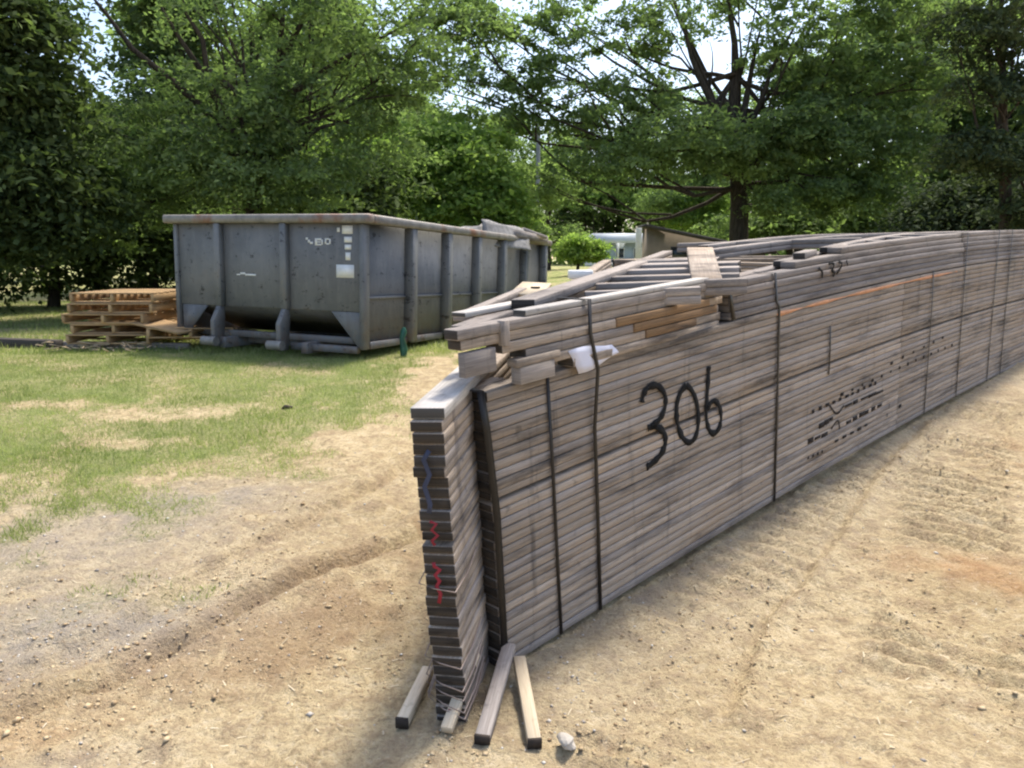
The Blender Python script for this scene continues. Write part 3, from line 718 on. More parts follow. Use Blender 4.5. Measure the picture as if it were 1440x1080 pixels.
# straw and chips on the bare soil
r = np.random.default_rng(7); n = 1300; y = 1.6+5*r.random(n)**1.4; x = (r.random(n)*2-1)*.78*y; g_, b_, o_, y_ = masks(x, y); z = g0(x, y)+detail(x, y, g_, y_)+.004
a = r.random(n)*6.28; L_ = .010*np.exp(r.normal(0, .5, n)); w_ = .0013+.001*r.random(n); d = np.stack([np.cos(a), np.sin(a), r.normal(0, .15, n)], -1)*L_[:, None]; q_ = np.stack([-np.sin(a), np.cos(a), 0*a], -1)*w_[:, None]
c = np.stack([x, y, z], -1); V = np.stack([c-d-q_, c+d-q_, c+d+q_, c-d+q_], 1).reshape(-1, 3)
link('straw', mesh_np('straw', V, np.arange(4*n).reshape(-1, 4), clodmat('straw', (.25, .2, .13), (.6, .52, .38)), {'tone': ('FACE', r.random(n))}), kind='stuff', label='bits of dry straw and bark on the bare soil', cat='straw')

# ------------------------------------------------------------------ roll-off dumpster
D0 = np.array([-1.687, 8.458, .475]); uD, vD, wD = frame(.378, -.028)
ro = -.012; v2 = vD*math.cos(ro)+wD*math.sin(ro)*-1; v2 = vD+np.array([0, 0, .015]); v2 /= np.linalg.norm(v2); wD = np.cross(uD, v2)
D = empty('roll_off_dumpster', M=mtx(D0, uD, v2, wD), label='long open topped grey steel roll-off dumpster standing on the lawn', cat='dumpster')
LD, WD, HD = 6.07, 2.64, 1.57
def dbox(name, lo, hi, mat=M_STEEL, bev=.006, parent=D, **k):
    b = MB(); b.box(lo, hi); return b.build(name, mat, parent, bevel=bev, **k)
dbox('front_panel', (0, .03, .50), (.02, WD, HD-.09))
b = MB(); b.poly([(0, .03, .10), (0, .06, .10), (0, .42, .497), (0, .03, .497)], (1, 0, 0), .02); b.build('corner_plate', M_STEEL, D, bevel=.004)
b = MB(); b.poly([(.0, WD-.03, .10), (0, WD-.06, .10), (0, WD-.42, .497), (0, WD-.03, .497)], (1, 0, 0), .02); b.build('corner_plate', M_STEEL, D)
b = MB(); b.prism([np.array([(.02, .05, .50), (.02, WD-.05, .50), (.02, WD-.05, .52), (.02, .05, .52)]), np.array([(1.0, .05, .14), (1.0, WD-.05, .14), (1.0, WD-.05, .16), (1.0, .05, .16)])]); b.build('sloping_floor', M_STEEL, D)
dbox('floor', (1.0, .03, .13), (LD, WD-.03, .16))
b = MB(); b.prism([np.array([(x, .0, z0_), (x, .025, z0_), (x, .025, HD-.09), (x, 0, HD-.09)]) for x, z0_ in ((.03, .12), (LD, .12))]); sp_r = b.build('side_panel', M_STEEL, D)
dbox('side_panel', (.03, WD-.025, .12), (LD, WD, HD-.09)); dbox('rear_door', (LD, .0, .12), (LD+.05, WD, HD-.1))
# slightly dished plates between ribs
rx = [0.0]+[.98*i for i in range(1, 7)]+[]
for i in range(1, 7): dbox('side_rib', (rx[i]-.06, -.13, .11), (rx[i]+.06, -.001, HD-.092), bev=.01)
dbox('corner_post', (-.03, -.04, .08), (.09, .028, HD-.092), bev=.01); dbox('corner_post', (-.03, WD-.0, .10), (.09, WD+.06, HD-.092), bev=.01)
for i in range(1, 7):
    x0, x1 = (rx[i-1]+.057 if i > 1 else .092), rx[i]-.057
    dbox('stiffener', (x0, -.035, .645), (x1, -.001, .675), bev=.004)
    dbox('bottom_rail', (x0, -.05, .08), (x1, -.001, .16), bev=.006)
# top rim
for nm, lo, hi in (('top_rim', (-.10, -.15, HD-.09), (-.0+.03, WD+.16, HD+.01)), ('top_rim', (.031, -.15, HD-.088), (LD+.06, .03, HD+.008)), ('top_rim', (.031, WD-.02, HD-.088), (LD+.06, WD+.14, HD+.008)), ('top_rim', (LD-.03, .031, HD-.086), (LD+.055, WD-.021, HD+.004))):
    dbox(nm, lo, hi, M_RIM, .018)
# front ribs with legs
for y in (1.02, 1.98):
    dbox('front_rib', (-.085, y-.045, .50), (-.001, y+.045, HD-.092), bev=.008)
    b = MB(); b.prism([np.array([(-.085, y-.032, .50), (-.001, y-.032, .50), (-.001, y+.032, .50), (-.085, y+.032, .50)]), np.array([(-.19, y-.032, .33), (-.001, y-.032, .33), (-.001, y+.032, .33), (-.19, y+.032, .33)]), np.array([(-.19, y-.032, .02), (-.03, y-.032, .02), (-.03, y+.032, .02), (-.19, y+.032, .02)])])
    lg = b.build('leg', M_STEEL, D, bevel=.006)
    b = MB(); b.tube([(-.24, y-.10, .09), (-.24, y+.10, .09)], .055, 12); b.build('roller', M_RIM, D)
for y in (.72, 1.92): dbox('skid', (-.10, y-.05, .0), (LD, y+.05, .13), bev=.006)
dbox('cross_beam', (-.03, .06, .03), (.05, .97, .11)); dbox('cross_beam', (.3, 1.07, .03), (.38, WD-.1, .10)); dbox('cross_beam', (.12, .1, .12), (.2, WD-.1, .2))
# white markings on the front panel
def dpanel(px, py):
    l = on_plane(px, py, D0, uD)-D0; return l@v2, l@wD
def decal(name, pix, parent=D, mat=M_WHITE, label=None):
    b = MB()
    for (x0, y0_, x1, y1) in pix:
        a = dpanel(x0, y0_); c = dpanel(x1, y1)
        b.box((-.0025, min(a[0], c[0]), min(a[1], c[1])), (-.0005, max(a[0], c[0]), max(a[1], c[1])))
    return b.build(name, mat, parent, label=label)
decal('stencil_lettering', [(430, 334, 433, 337), (433, 337, 436, 341), (436, 340, 440, 343), (443, 335, 446, 345), (446, 335, 452, 338), (446, 339.5, 451, 341), (446, 343, 452, 345), (452, 337, 454, 344), (457, 335, 459, 343), (459, 335, 463, 337), (463, 336, 465, 343), (459, 342, 463, 344)], label='worn white stencilled letters')
decal('number_plate', [(473, 372, 498, 391)], label='small white rectangular plate'); decal('sticker', [(481, 317, 496, 329)], label='white sticker below the rim')
decal('sticker', [(484, 333, 495, 341)]); decal('sticker', [(485, 344, 494, 351)]); decal('sticker', [(486, 355, 493, 366)]); decal('sticker', [(474, 320, 478, 326)])
decal('chalk_mark', [(333, 385, 338, 387), (338, 383, 345, 386), (345, 385, 360, 388)])
# scrap inside the dumpster
def sheet(name, pts, mat, label, cat, amp=.03, n=8):
    V = []; Fq = []; P = [np.array(p) for p in pts]
    for i in range(n+1):
        for j_ in range(n+1):
            s_, t_ = i/n, j_/n; p = P[0]*(1-s_)*(1-t_)+P[1]*s_*(1-t_)+P[2]*s_*t_+P[3]*(1-s_)*t_
            V.append(p+np.array([math.sin(i*2.1+j_), math.cos(i+j_*1.7), math.sin(i*1.3+j_*2.3)])*amp)
    for i in range(n):
        for j_ in range(n): a_ = i*(n+1)+j_; Fq.append([a_, a_+1, a_+n+2, a_+n+1])
    o = link(name, mesh_np(name, V, Fq, mat, {'tone': ('FACE', np.full(len(Fq), .5))}), label=label, cat=cat); md = o.modifiers.new('t', 'SOLIDIFY'); md.thickness = .02; return o
M_SHING = simple('grey_shingle', (.20, .195, .19), .9, 0, .3, 20)
sheet('roofing_scrap', [W(678, 308, 11.9), W(738, 322, 12.8), W(748, 352, 12.6), W(682, 345, 11.8)], M_SHING, 'bent grey roofing sheet sticking up out of the dumpster', 'roofing scrap', .012)
sheet('roofing_scrap', [W(640, 322, 11.9), W(680, 314, 12.0), W(684, 345, 11.8), W(642, 340, 11.5)], M_SHING, 'low dark roofing piece beside the bent sheet inside the dumpster', 'roofing scrap', .02, 5)
b = MB(); b.bar(W(720, 328, 12.5), W(764, 338, 13.2), .2, .12); b.bar(W(735, 322, 12.8), W(768, 334, 13.0), .08, .05); b.build('wood_scrap', M_GREY, None, label='pale boards at the far end inside the dumpster', cat='wood scrap')
# green plastic by its side
p0 = W(568, 503, 8.8); gzv = float(gz(p0[0]+.0, 8.75)[0])
b = MB(); b.tube([(p0[0], 8.75, gzv-.01), (p0[0]+.01, 8.75, gzv+.10), (p0[0]-.01, 8.76, gzv+.22), (p0[0]+.01, 8.77, gzv+.30), (p0[0]+.015, 8.77, gzv+.35)], [.035, .045, .03, .04, .015], 9)
b.build('green_bag', M_GREENPL, None, label='narrow green plastic bag standing against the dumpster side', cat='plastic bag')

# ------------------------------------------------------------------ pallets, timbers
def pallet():
    root = empty('pallet', (0, 0, 0))
    for y in (-.5, 0, .5):
        b = MB(); b.box((-.6, y-.019, .02), (.6, y+.019, .108)); b.build('stringer', M_PALLET, root, bevel=.003)
    for i in range(7):
        x = -.55+i*1.1/6; b = MB(); b.box((x-.05, -.52, .1085), (x+.05, .52, .126)); b.build('deck_board', M_PALLET, root, bevel=.002)
    for i in range(3):
        x = -.52+i*.52; b = MB(); b.box((x-.05, -.52, .002), (x+.05, .52, .0195)); b.build('bottom_board', M_PALLET, root, bevel=.002)
    return root
pz = float(gz(-4.9, 9.9)[0])
P0 = pallet(); spots = [(0, 0, 0, 90, 0), (.03, .04, .128, 93, 0), (-.02, .0, .256, 88, 0), (.03, .02, .386, 92, 0), (.06, .05, .514, 91, 0), (1.02, -.1, .02, 95, 7)]
labs = ['bottom pallet of the stack left of the dumpster', 'second pallet from the bottom of the stack left of the dumpster', 'third pallet from the bottom of the stack left of the dumpster', 'fourth pallet from the bottom of the stack left of the dumpster', 'topmost pallet of the stack left of the dumpster', 'brown pallet tilted between the pallet stack and the dumpster']
c0 = W(182, 470, 9.9)
for i, (x, y, z, rz, rx_) in enumerate(spots):
    o = P0
    if i:
        o = P0.copy(); col.objects.link(o)
        for ch in P0.children:
            c_ = ch.copy(); col.objects.link(c_); c_.parent = o
    o.location = (c0[0]+x, 9.95+y, pz+.06+z); o.rotation_euler = (0, R(rx_), R(rz)); o['label'] = labs[i]; o['category'] = 'pallet'; o['group'] = 'wooden pallets left of the dumpster'
b = MB(); b.bar(W(205, 452, 9.6), W(272, 466, 9.3), .5, .03); b.build('plywood_sheet', M_PALLET, None, bevel=.003, label='brown board leaning over the pallets next to the dumpster corner', cat='plywood')
b = MB(); b.bar((c0[0]-.7, 9.6, pz+.03), (c0[0]+1.0, 9.4, pz+.03), .09, .09); b.build('timber', M_GREY, None, bevel=.006, label='square timber lying under the front of the pallet stack', cat='timber')
a = W(-60, 480, 9.9); c = W(82, 468, 9.5)
b = MB(); b.bar((a[0], a[1], float(gz(a[0], a[1])[0])+.05), (c[0], c[1], float(gz(c[0], c[1])[0])+.05), .14, .12); b.build('timber', M_BLACKENED, None, bevel=.01, label='dark timber lying in the grass at the left edge', cat='timber')
# dry brush under the pallets
b = MB(); cc = W(150, 480, 9.3)
for i in range(90):
    x = cc[0]+random.gauss(0, .35); y = 9.35+random.gauss(0, .12); z = float(g0(x, y))+random.uniform(.0, .09); a = random.uniform(0, 6.28); l = random.uniform(.05, .2)
    b.bar((x, y, z), (x+math.cos(a)*l, y+math.sin(a)*l*.5, z+random.uniform(-.03, .04)), .014, .01)
b.build('brush_pile', M_TAN, None, label='small pile of dry twigs and bark in front of the pallets', cat='brush pile', kind='stuff')

# ------------------------------------------------------------------ trees
def leaves(C, Nrm, size, r, tone):
    n = len(C); t = np.cross(Nrm, r.normal(size=(n, 3))); t /= np.linalg.norm(t, axis=1)[:, None]+1e-9; bt = np.cross(Nrm, t)
    s_ = (size*np.exp(r.normal(0, .25, n)))[:, None]
    V = np.stack([C-t*s_, C-bt*s_*.5+Nrm*s_*.15, C+t*s_, C+bt*s_*.5+Nrm*s_*.15], 1).reshape(-1, 3)
    return V, np.arange(4*n).reshape(-1, 4), tone
def crown(clusters, leaf, per, r, flat=.35, spray=.5, up=.7, dens=1.):
    """clusters: (centre, radii, sprays)"""
    Cs = []; Ns = []; Ts = []
    for c, rad, ns in clusters:
        ns = max(4, int(ns*dens))
        d = r.normal(size=(ns, 3)); d /= np.linalg.norm(d, axis=1)[:, None]; rr = r.random(ns)**.45
        P = np.array(c)+d*rr[:, None]*np.array(rad)
        tone = np.clip(r.normal(.45, .22, ns), 0, 1)
        for i in range(ns):
            k = int(per*r.uniform(.4, 1.5)); sr = spray*r.uniform(.5, 1.35)
            o = r.normal(size=(k, 3))*np.array([1, 1, flat])*sr*.5
            o[:, 2] -= (o[:, 0]*d[i, 0]+o[:, 1]*d[i, 1])*.45
            Cs.append(P[i]+o); n_ = r.normal(size=(k, 3))*.55+np.array([0, 0, up])+d[i]*.3; Ns.append(n_/np.linalg.norm(n_, axis=1)[:, None])
            Ts.append(np.clip(tone[i]+r.normal(0, .16, k), 0, 1))
    return leaves(np.concatenate(Cs), np.concatenate(Ns), leaf, r, np.concatenate(Ts))
def limb_pts(a, c, r, n=6, sag=.15):
    a = np.array(a, float); c = np.array(c, float); L_ = np.linalg.norm(c-a); o = r.normal(size=3)*L_*.06; pts = []
    for i in range(n+1):
        t = i/n; pts.append(a*(1-t)+c*t+np.array([0, 0, 1])*math.sin(t*math.pi)*L_*sag*.5+o*math.sin(t*math.pi)+r.normal(size=3)*L_*.012)
    return pts
def tree(name, base, clusters, mat, leaf, per, label, cat='tree', trunk=None, tr=.2, limbs=None, spray=.5, seed=0, group=None, auto=True, flat=.35, twigs=2, dens=1.):
    r = np.random.default_rng(seed); base = np.array(base, float); base[2] = float(g0(base[0], base[1]))-.05
    root = empty(name, base, label=label, cat=cat, group=group)
    cl = [(np.array(c)-base, rad, ns) for c, rad, ns in clusters]
    b = MB(); tp = [np.array(p)-base for p in trunk] if trunk else [np.zeros(3), np.array([.1, 0, 1.5]), np.mean([c for c, _, _ in cl], 0)]
    if not trunk: pass
    tp[0] = np.zeros(3); nt_ = []
    for a, c in zip(tp[:-1], tp[1:]): nt_ += [a, a*.5+c*.5+r.normal(size=3)*.04]
    nt_.append(tp[-1]); m = len(nt_)
    b.tube(nt_, [tr*(1.25 if i == 0 else 1)*(1-.93*(i/(m-1))**1.3) for i in range(m)], 10)
    for L_ in (limbs or []):
        P = [np.array(p)-base for p in L_[0]]; Q2 = []
        for a, c in zip(P[:-1], P[1:]): Q2 += [a, a*.5+c*.5+r.normal(size=3)*.05]
        Q2.append(P[-1]); b.tube(Q2, [L_[1]*(1-.92*i/(len(Q2)-1)) for i in range(len(Q2))], 7)
    if auto:
        for c, rad, ns in cl:
            j_ = r.integers(max(1, m//3), max(2, m*3//4)); P = limb_pts(nt_[j_], c, r, sag=-.25); b.tube(P, [tr*.24*(1-.8*i/6) for i in range(7)], 6)
            for t in range(twigs):
                e = c+r.normal(size=3)*np.array(rad)*.55; b.tube(limb_pts(P[r.integers(2, 6)], e, r, 4), [tr*.13, tr*.11, tr*.08, tr*.05, tr*.03], 5)
    b.build('trunk', M_BARK, root)
    V, Fc, tn = crown(cl, leaf, per, r, flat=flat, spray=spray, dens=dens)
    link('crown', mesh_np('crown', V, Fc, mat, {'tone': ('FACE', tn)}), root)
    return root
def C(px, py, Y, rx_, ry, rz, n): return (W(px, py, Y), (rx_, ry, rz), n)

# big tree behind the dumpster
tree('broadleaf_tree', W(350, 430, 15), [C(200, 215, 14.6, 1.3, 1.2, .9, 90), C(300, 235, 14.2, 1.4, 1.2, .8, 100), C(430, 240, 14.6, 1.4, 1.2, .9, 90), C(250, 130, 14.8, 1.3, 1.4, .6, 36), C(360, 150, 14.2, 1.2, 1.0, .7, 60),
     C(470, 130, 15, 1.5, 1.5, 1.0, 100), C(560, 90, 15, 1.3, 1.4, .8, 60), C(620, 20, 15.2, 1.6, 1.6, .6, 50), C(300, 10, 15, 1.6, 1.6, .7, 45), C(440, 20, 14.5, 1.7, 1.5, .9, 85), C(330, -120, 15.5, 3.2, 2.2, 1.2, 60), C(560, -90, 15.5, 2.6, 2, 1.0, 50), C(540, 185, 15.6, 1.0, 1.2, .8, 40), C(150, 290, 14.6, 1.5, 1.2, .8, 80), C(350, 300, 15.4, 2.2, 1.2, .5, 80)],
     L_OAK, .052, 70, 'large spreading tree with fanning dark branches behind the dumpster', trunk=[W(350, 430, 15), W(358, 260, 15), W(375, 180, 15), W(392, 90, 15), (W(405, -80, 15))], tr=.17,
     limbs=[([W(360, 240, 15), W(300, 130, 14.7), W(250, 50, 14.5), W(215, -20, 14.4)], .10), ([W(345, 215, 15), W(250, 120, 14.6), W(150, 20, 14.5), W(110, -30, 14.4)], .09), ([W(375, 180, 15), W(290, 95, 14.3), W(262, 20, 14.2), W(250, -60, 14)], .08), ([W(380, 150, 15), W(470, 90, 15), W(600, 20, 15.2)], .09), ([W(362, 230, 15), W(450, 180, 14.8), W(560, 150, 15.4)], .07), ([W(385, 110, 15), W(430, 20, 15), W(500, -60, 15.3)], .08)], seed=1, dens=.68, spray=.42)
# dark tree at the left edge
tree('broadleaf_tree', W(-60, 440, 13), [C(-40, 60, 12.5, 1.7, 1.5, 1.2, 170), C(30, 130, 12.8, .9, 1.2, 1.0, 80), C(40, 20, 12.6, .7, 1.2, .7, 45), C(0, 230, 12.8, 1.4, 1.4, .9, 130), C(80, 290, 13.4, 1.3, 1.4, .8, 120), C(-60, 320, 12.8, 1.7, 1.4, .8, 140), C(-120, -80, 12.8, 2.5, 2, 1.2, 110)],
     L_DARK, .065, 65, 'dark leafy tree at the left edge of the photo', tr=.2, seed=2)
# shaded thicket behind the pallets
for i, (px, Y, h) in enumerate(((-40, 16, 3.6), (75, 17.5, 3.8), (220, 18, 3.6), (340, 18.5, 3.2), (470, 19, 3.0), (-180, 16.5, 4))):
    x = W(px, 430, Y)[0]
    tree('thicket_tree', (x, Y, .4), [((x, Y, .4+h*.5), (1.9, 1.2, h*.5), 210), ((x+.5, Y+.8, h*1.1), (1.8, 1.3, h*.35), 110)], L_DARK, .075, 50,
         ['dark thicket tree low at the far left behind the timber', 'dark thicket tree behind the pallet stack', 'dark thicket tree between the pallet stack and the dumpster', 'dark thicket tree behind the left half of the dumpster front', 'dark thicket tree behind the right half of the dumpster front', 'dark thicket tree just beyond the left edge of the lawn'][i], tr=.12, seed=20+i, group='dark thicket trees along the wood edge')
# bright rounded trees behind the dumpster
tree('broadleaf_tree', W(640, 400, 24), [C(600, 225, 23, 1.9, 1.6, 1.2, 120), C(680, 240, 23, 1.3, 1.5, 1.3, 90), C(560, 280, 22.5, 1.7, 1.4, 1.0, 100), C(660, 300, 22.5, 1.8, 1.3, .9, 100), C(700, 290, 23, .9, 1.2, 1.0, 50), C(640, 200, 23.5, 1.0, 1.0, .7, 40), C(510, 300, 22.4, 1.2, 1.2, .7, 50)],
     L_BRIGHT, .085, 60, 'bright green rounded tree rising over the middle of the dumpster', tr=.14, seed=3)
tree('broadleaf_tree', W(450, 400, 21), [C(450, 250, 20.5, 1.7, 1.4, 1.0, 110), C(500, 215, 21, 1.2, 1.2, .8, 55), C(420, 290, 20.5, 1.5, 1.2, .7, 70)],
     L_BRIGHT, .08, 55, 'light green tree rising behind the near corner of the dumpster', tr=.12, seed=4)
# big tree right of centre
tree('broadleaf_tree', W(1040, 372, 24), [C(880, 230, 23, 1.7, 1.8, .9, 90), C(960, 190, 22.6, 1.7, 1.8, .9, 95), C(1060, 205, 22.4, 2.0, 1.6, 1.0, 130), C(1150, 190, 22.8, 2.0, 1.8, 1.3, 150), C(1250, 200, 23, 1.8, 1.8, 1.2, 120), C(1150, 270, 22.8, 1.8, 1.5, .8, 110), C(1080, 290, 22.6, .9, 1.2, .5, 25), C(830, 160, 23.5, 1.6, 1.8, .8, 55), C(900, 130, 23.4, 1.5, 1.6, .7, 45),
     C(1180, 100, 23, 2.0, 1.8, 1.2, 130), C(1290, 110, 23, 1.7, 1.8, 1.2, 100), C(1100, 60, 23, 1.7, 2, .8, 50), C(1200, 10, 23.5, 2.4, 2, 1.0, 120), C(940, 40, 23.8, 2.0, 2, .7, 60), C(860, 60, 24, 1.8, 2, .7, 45), C(1040, -20, 24, 2.6, 2.2, .8, 90), C(780, 20, 24.4, 2.0, 2, .7, 40), C(700, 40, 24, 2.0, 1.6, .8, 80), C(630, 30, 24, 1.8, 1.6, .8, 75), C(600, 100, 24.5, 1.3, 1.4, .7, 44), C(680, 110, 24, 1.5, 1.4, .5, 24), C(765, 105, 24, 1.4, 1.4, .8, 60), C(730, 160, 24, 1.3, 1.4, .7, 56), C(660, 165, 25, 1.4, 1.3, .5, 28), C(1300, 20, 23.6, 2.0, 2, 1.0, 80), C(920, -90, 24.5, 3.6, 2.5, 1.3, 60), C(1160, -110, 24.5, 3.6, 2.5, 1.4, 65), C(760, 250, 24.5, 1.3, 1.4, .8, 40), C(1230, 270, 23.2, 1.3, 1.3, .8, 60)],
     L_OAK, .072, 70, 'wide oak with a thick dark trunk and spreading limbs right of centre', trunk=[W(1040, 372, 24), W(1040, 290, 24), W(1036, 230, 24), W(1030, 150, 24), W(1033, 60, 24), W(1020, -60, 24)], tr=.31,
     limbs=[([W(1038, 240, 24), W(1005, 150, 23.8), W(972, 80, 23.8), W(950, 0, 24)], .17), ([W(1038, 240, 24), W(1000, 130, 24), W(960, 40, 24), W(930, -40, 24)], .10), ([W(1036, 215, 24), W(1055, 110, 24), W(1075, 20, 24)], .15), ([W(1040, 235, 24), W(1075, 130, 23.6), W(1105, 60, 23.5), W(1150, -30, 23.4)], .11), ([W(1040, 250, 24), W(1120, 190, 23.6), W(1250, 150, 23.6)], .13), ([W(1042, 290, 24), W(1090, 300, 23.6), W(1180, 260, 23)], .12), ([W(1036, 250, 24), W(960, 210, 23.6), W(870, 190, 23.4)], .12)], seed=5, dens=.66, spray=.45)
# tall pine at the right
pc_ = [C(1400, 60, 15.6, 1.0, 1.0, .4, 22), C(1440, 10, 15.8, 1.1, 1.0, .4, 26), C(1350, 40, 15.8, .8, .9, .35, 16), C(1390, 130, 15.6, .9, .9, .35, 16), C(1450, 120, 15.6, .8, .9, .4, 22), C(1370, 210, 15.4, .8, .9, .4, 28), C(1440, 230, 15.6, .9, .9, .5, 36), C(1460, 300, 15.6, .8, .8, .5, 40), C(1400, -90, 16, 2.0, 1.5, .7, 60)]
tree('pine_tree', W(1415, 420, 16), pc_, L_PINE, .055, 75, 'tall dark pine with a straight bare trunk at the right edge', trunk=[W(1415, 420, 16), W(1414, 250, 16), W(1410, 100, 16), W(1408, -100, 16)], tr=.14, seed=6, flat=.25, spray=.45)
for i, (px, Y, h, lab) in enumerate(((1310, 19, 3.0, 'dark evergreen shrub left of the pine trunk, nearest the oak'), (1375, 18.5, 3.3, 'dark evergreen shrub directly behind the pine trunk'), (1470, 19, 3.6, 'dark evergreen shrub at the right edge beyond the pine'))):
    x = W(px, 400, Y)[0]; tree('evergreen_shrub', (x, Y, .6), [((x, Y, .6+h*.45), (1.1, 1.0, h*.5), 190)], L_PINE, .06, 70, lab, 'shrub', tr=.1, seed=30+i, group='dark evergreen shrubs at the right')
# shrubs and small trees under the oak
for i, (px, py, Y, rx_, rz, m_, lab) in enumerate(((835, 270, 88, 4.6, 3.0, L_BRIGHT, 'light green round-headed tree above the pale house'), (915, 285, 87, 3.6, 2.2, L_BRIGHT, 'pale green tree just right of the pale house roof'), (985, 300, 52, 2.2, 1.4, L_BRIGHT, 'sunlit foliage left of the oak trunk above the shed roof'), (1180, 305, 30, 1.6, .9, L_BRIGHT, 'bright green bush under the oak, right of its trunk'), (1110, 315, 28, 1.5, .6, L_OAK, 'low green bush close right of the oak trunk'), (1240, 300, 28, 1.3, 1.0, L_OAK, 'mid green bush between the oak and the evergreen shrubs'), (715, 330, 42, 1.8, 1.0, L_BRIGHT, 'pale sunlit bush behind the far end of the dumpster'))):
    c = W(px, py, Y); tree('small_tree', c, [(c, (rx_, rx_*.8, rz), 150), (c+np.array([rx_*.4, 0, rz*.5]), (rx_*.6, rx_*.6, rz*.5), 50), (c-np.array([rx_*.5, 0, rz*.4]), (rx_*.6, rx_*.6, rz*.4), 40)], m_, .11, 45, lab, 'tree', tr=.12, seed=40+i, spray=.6)
c = W(812, 350, 38); tree('round_shrub', c, [(c, (1.0, .9, .75), 130), (c+np.array([.9, .2, -.1]), (.7, .6, .55), 60)], L_BRIGHT, .07, 60, 'round bright green bush in front of the pale house', 'shrub', tr=.08, seed=50, spray=.35)
# wood behind: shared crowns
protos = []
for i in range(3):
    r = np.random.default_rng(60+i); cl = []
    for k in range(9): cl.append((np.array([r.uniform(-2.2, 2.2), r.uniform(-1.6, 1.6), 3+k*.95+r.uniform(-.5, .5)]), (2.0*(1-.04*k), 1.8, 1.0), 34))
    V, Fc, tn = crown(cl, .12, 50, r, spray=.75)
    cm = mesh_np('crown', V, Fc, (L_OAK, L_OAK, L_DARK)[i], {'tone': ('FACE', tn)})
    b = MB(); b.tube([(0, 0, -.2), (.1, 0, 3), (-.1, .1, 6), (0, 0, 11)], [.28, .22, .16, .05], 8)
    for c, _, _ in cl: b.tube(limb_pts((0, 0, c[2]*.7), c, r), [.09, .08, .07, .05, .04, .03, .02], 5)
    protos.append((b.mesh('trunk', M_BARK), cm))
rr_ = np.random.default_rng(99); bg = []
for px, Y, s_ in ((-250, 24, 1.0), (-120, 27, 1.05), (-20, 30, .8), (60, 36, .52), (135, 42, .50), (200, 28, .66), (280, 26, .95), (370, 29, 1.0), (450, 27, .95), (530, 33, .9), (590, 40, .78), (650, 47, .80), (705, 52, .86), (770, 56, .95), (820, 92, 1.5), (870, 94, 1.55), (930, 90, 1.5), (985, 52, 1.0), (1060, 45, .95), (1120, 40, .95), (1190, 36, .95), (1260, 33, 1.0), (1330, 31, .85), (1400, 28, .72), (1480, 26, 1.1), (1570, 25, 1.1), (740, 38, .45), (610, 70, 1.3), (690, 75, 1.25), (560, 56, 1.05), (1010, 70, 1.3), (1120, 62, 1.3), (1330, 50, 1.3), (-180, 34, 1.2), (300, 40, 1.2), (430, 42, 1.2)):
    bg.append((W(px, 380, Y)[0], Y, s_))
where = lambda px: 'the left edge' if px < 150 else 'the pallets' if px < 260 else 'the dumpster' if px < 760 else 'the pale house' if px < 900 else 'the oak' if px < 1200 else 'the evergreen shrubs'
for i, (x, Y, s_) in enumerate(bg):
    tm, cm = protos[(i*2+i//3) % 3]; z = float(g0(x, Y)); px = 720+F*x/Y
    root = empty('forest_tree', (x, Y, z), label='tall woodland tree in the far tree line behind '+where(px)+', '+('front row' if Y < 45 else 'back row'), cat='tree', group='tall woodland trees behind '+where(px)+(' in front' if Y < 45 else ' at the back'))
    root.rotation_euler = (0, 0, rr_.random()*6.28); root.scale = (s_*1.05, s_*1.05, s_)
    link('trunk', tm, root); link('crown', cm, root)
# distant wood closing the view
r = np.random.default_rng(123); n = 60000; x = r.uniform(-150, 150, n); y = 92+r.random(n)*14; zt = 8+6*fbm(x, y, .06, 3, 4); z = .4+r.random(n)*zt
Cn = np.stack([x, y, z], -1); Nn = r.normal(size=(n, 3))+np.array([0, 0, .6]); Nn /= np.linalg.norm(Nn, axis=1)[:, None]
V, Fc, tn = leaves(Cn, Nn, .45, r, np.clip(.4+.6*(fbm(x, z, .35, 3, 9)-.4)*2, 0, 1))
link('far_wood', mesh_np('far_wood', V, Fc, L_OAK, {'tone': ('FACE', tn)}), kind='stuff', label='distant woodland closing the view behind the houses', cat='woodland')

# ------------------------------------------------------------------ far buildings and poles
M_SIDING = simple('pale_blue_siding', (.36, .42, .46), .7, 0, .06, 3); M_ROOFW = simple('pale_metal_roof', (.52, .56, .62), .5, .2, .06, 2); M_GLASS = simple('dark_glass', (.03, .035, .04), .15, 0, .2, 3, .6)
M_TANW = simple('tan_block_wall', (.24, .195, .15), .9, 0, .12, 3); M_ROOFD = simple('dark_roof', (.05, .045, .042), .8, 0, .3, 3)
hx = W(866, 372, 78)[0]; hz_ = .45
Hs = empty('house', (hx, 78, hz_), label='pale blue house with a white roof far behind the lumber', cat='house')
b = MB(); b.box((-2.6, 0, 0), (3.4, 6, 2.5)); b.build('wall', M_SIDING, Hs)
b = MB(); b.prism([np.array([(-3.4, y, 2.45), (3.9, y, 2.45), (2.7, y, 3.4), (-2.4, y, 3.4)]) for y in (-.8, 6.5)]); b.build('roof', M_ROOFW, Hs)
for x in (-1.6, .4, 2.2):
    b = MB(); b.box((x-.45, -.05, .9), (x+.45, -.003, 2.0)); w_ = b.build('window', M_WHITE, Hs); b = MB(); b.box((x-.36, -.07, 1.0), (x+.36, -.052, 1.9)); b.build('pane', M_GLASS, w_)
b = MB(); b.box((-3.3, -1.6, 0), (3.6, -.06, .5)); [b.box((x-.08, -1.5, .52), (x+.08, -1.34, 2.44)) for x in (-3, 0, 3.2)]; b.build('porch', M_WHITE, Hs)
sx_ = W(911, 370, 34)[0]
S = empty('shed', (sx_, 34, .05), label='brown shed with a dark sloping roof behind the upper piles', cat='shed')
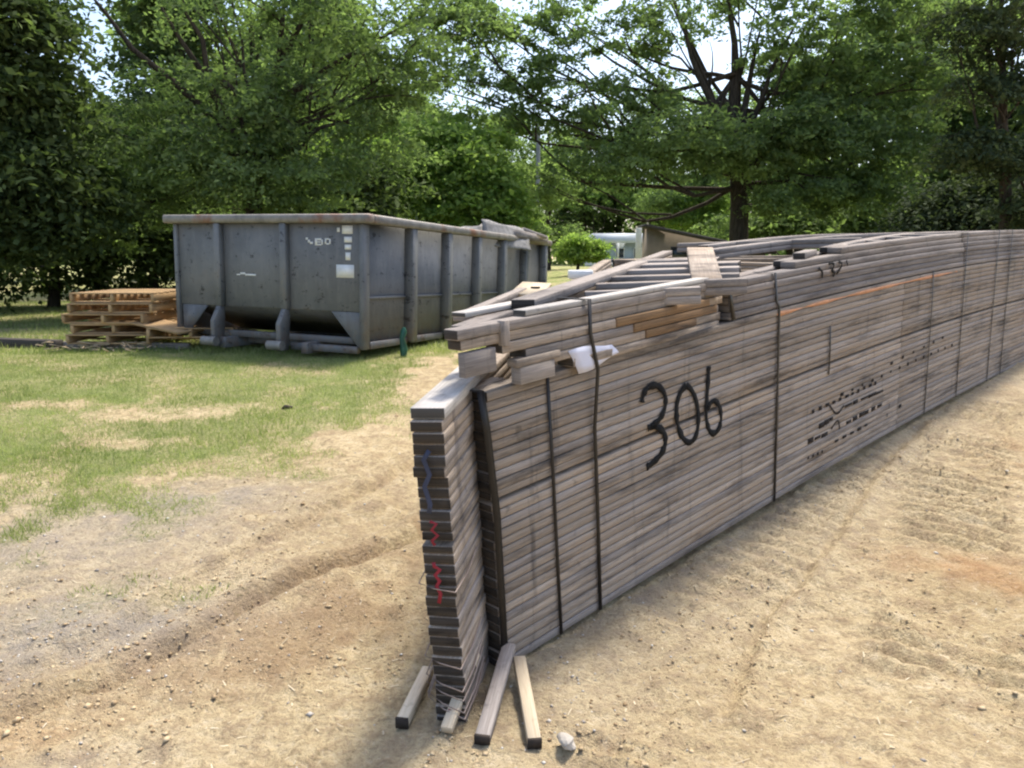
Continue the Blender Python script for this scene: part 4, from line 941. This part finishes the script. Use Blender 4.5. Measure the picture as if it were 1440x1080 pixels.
b = MB(); b.prism([np.array([(0, y, 0), (5.2, y, 0), (5.2, y, 1.7), (0, y, 2.75)]) for y in (0, 1.6)]); b.build('wall', M_TANW, S)
b = MB(); b.prism([np.array([(-.2, y, 2.80), (5.6, y, 1.63), (5.6, y, 1.79), (-.2, y, 2.94)]) for y in (-.3, 1.8)]); b.build('roof', M_ROOFD, S)
b = MB(); b.box((1.0, -.05, 1.25), (1.75, -.003, 1.95)); wn = b.build('window', M_ROOFD, S); b = MB(); b.box((1.07, -.07, 1.32), (1.68, -.052, 1.88)); b.build('pane', M_GLASS, wn)
c = W(897, 372, 32); b = MB(); b.box((c[0]-.11, 31.9, .4), (c[0]+.11, 32.1, 2.75)); b.build('post', M_WHITE, None, label='whitish post standing at the left corner of the brown shed', cat='post', bevel=.01)
M_POLE = simple('weathered_pole', (.27, .27, .27), .9, 0, .15, 3)
c = W(755, 372, 44); P = empty('utility_pole', (c[0], 44, .4), label='grey wooden utility pole standing beyond the far end of the dumpster', cat='utility pole')
b = MB(); b.tube([(0, 0, -.2), (.02, 0, 4), (.05, 0, 8.8)], [.16, .14, .11], 8); b.build('pole', M_POLE, P)
b = MB(); b.bar((-1.0, -.15, 7.9), (1.0, -.15, 8.0), .10, .12); b.build('crossarm', M_POLE, P)
for x in (-.85, .85):
    b = MB(); b.tube([(x, -.15, 8.02), (x, -.15, 8.2)], .05, 6); b.build('insulator', M_WHITE, P)

# ------------------------------------------------------------------ light and camera
sdir = np.array([.54, .84]); sdir /= np.hypot(*sdir); EL = R(66)
sv = Vector((sdir[0]*math.cos(EL), sdir[1]*math.cos(EL), math.sin(EL)))
wd_ = bpy.data.worlds.new('World'); scn.world = wd_; wd_.use_nodes = True; nt = wd_.node_tree
sky = nt.nodes.new('ShaderNodeTexSky'); sky.sky_type = 'NISHITA'; sky.sun_disc = False; sky.sun_elevation = EL; sky.sun_rotation = math.atan2(sdir[0], sdir[1]); sky.dust_density = 3.0; sky.air_density = 1.0; sky.ozone_density = 1.0
bgn = nt.nodes['Background']; nt.links.new(sky.outputs[0], bgn.inputs[0]); bgn.inputs[1].default_value = .15
ld = bpy.data.lights.new('sun', 'SUN'); ld.energy = 2.9; ld.angle = R(8); ld.color = (1, .93, .81)
lo = bpy.data.objects.new('sun', ld); col.objects.link(lo); lo.rotation_euler = sv.to_track_quat('Z', 'Y').to_euler()
cd = bpy.data.cameras.new('camera'); cam = bpy.data.objects.new('camera', cd); col.objects.link(cam); scn.camera = cam
cam.location = (0, 0, CZ); cam.rotation_euler = (math.pi/2-PITCH, 0, 0); cd.sensor_width = 36; cd.lens = 36*F/1440; cd.clip_end = 3000; cd.clip_start = .05
vs = scn.view_settings; vs.view_transform = 'Standard'; vs.look = 'None'; vs.gamma = 1; vs.exposure = 1.12
scn.cycles.max_bounces = 6; scn.cycles.transparent_max_bounces = 4; scn.cycles.pixel_filter_type = 'BLACKMAN_HARRIS'; scn.cycles.filter_width = 2.2
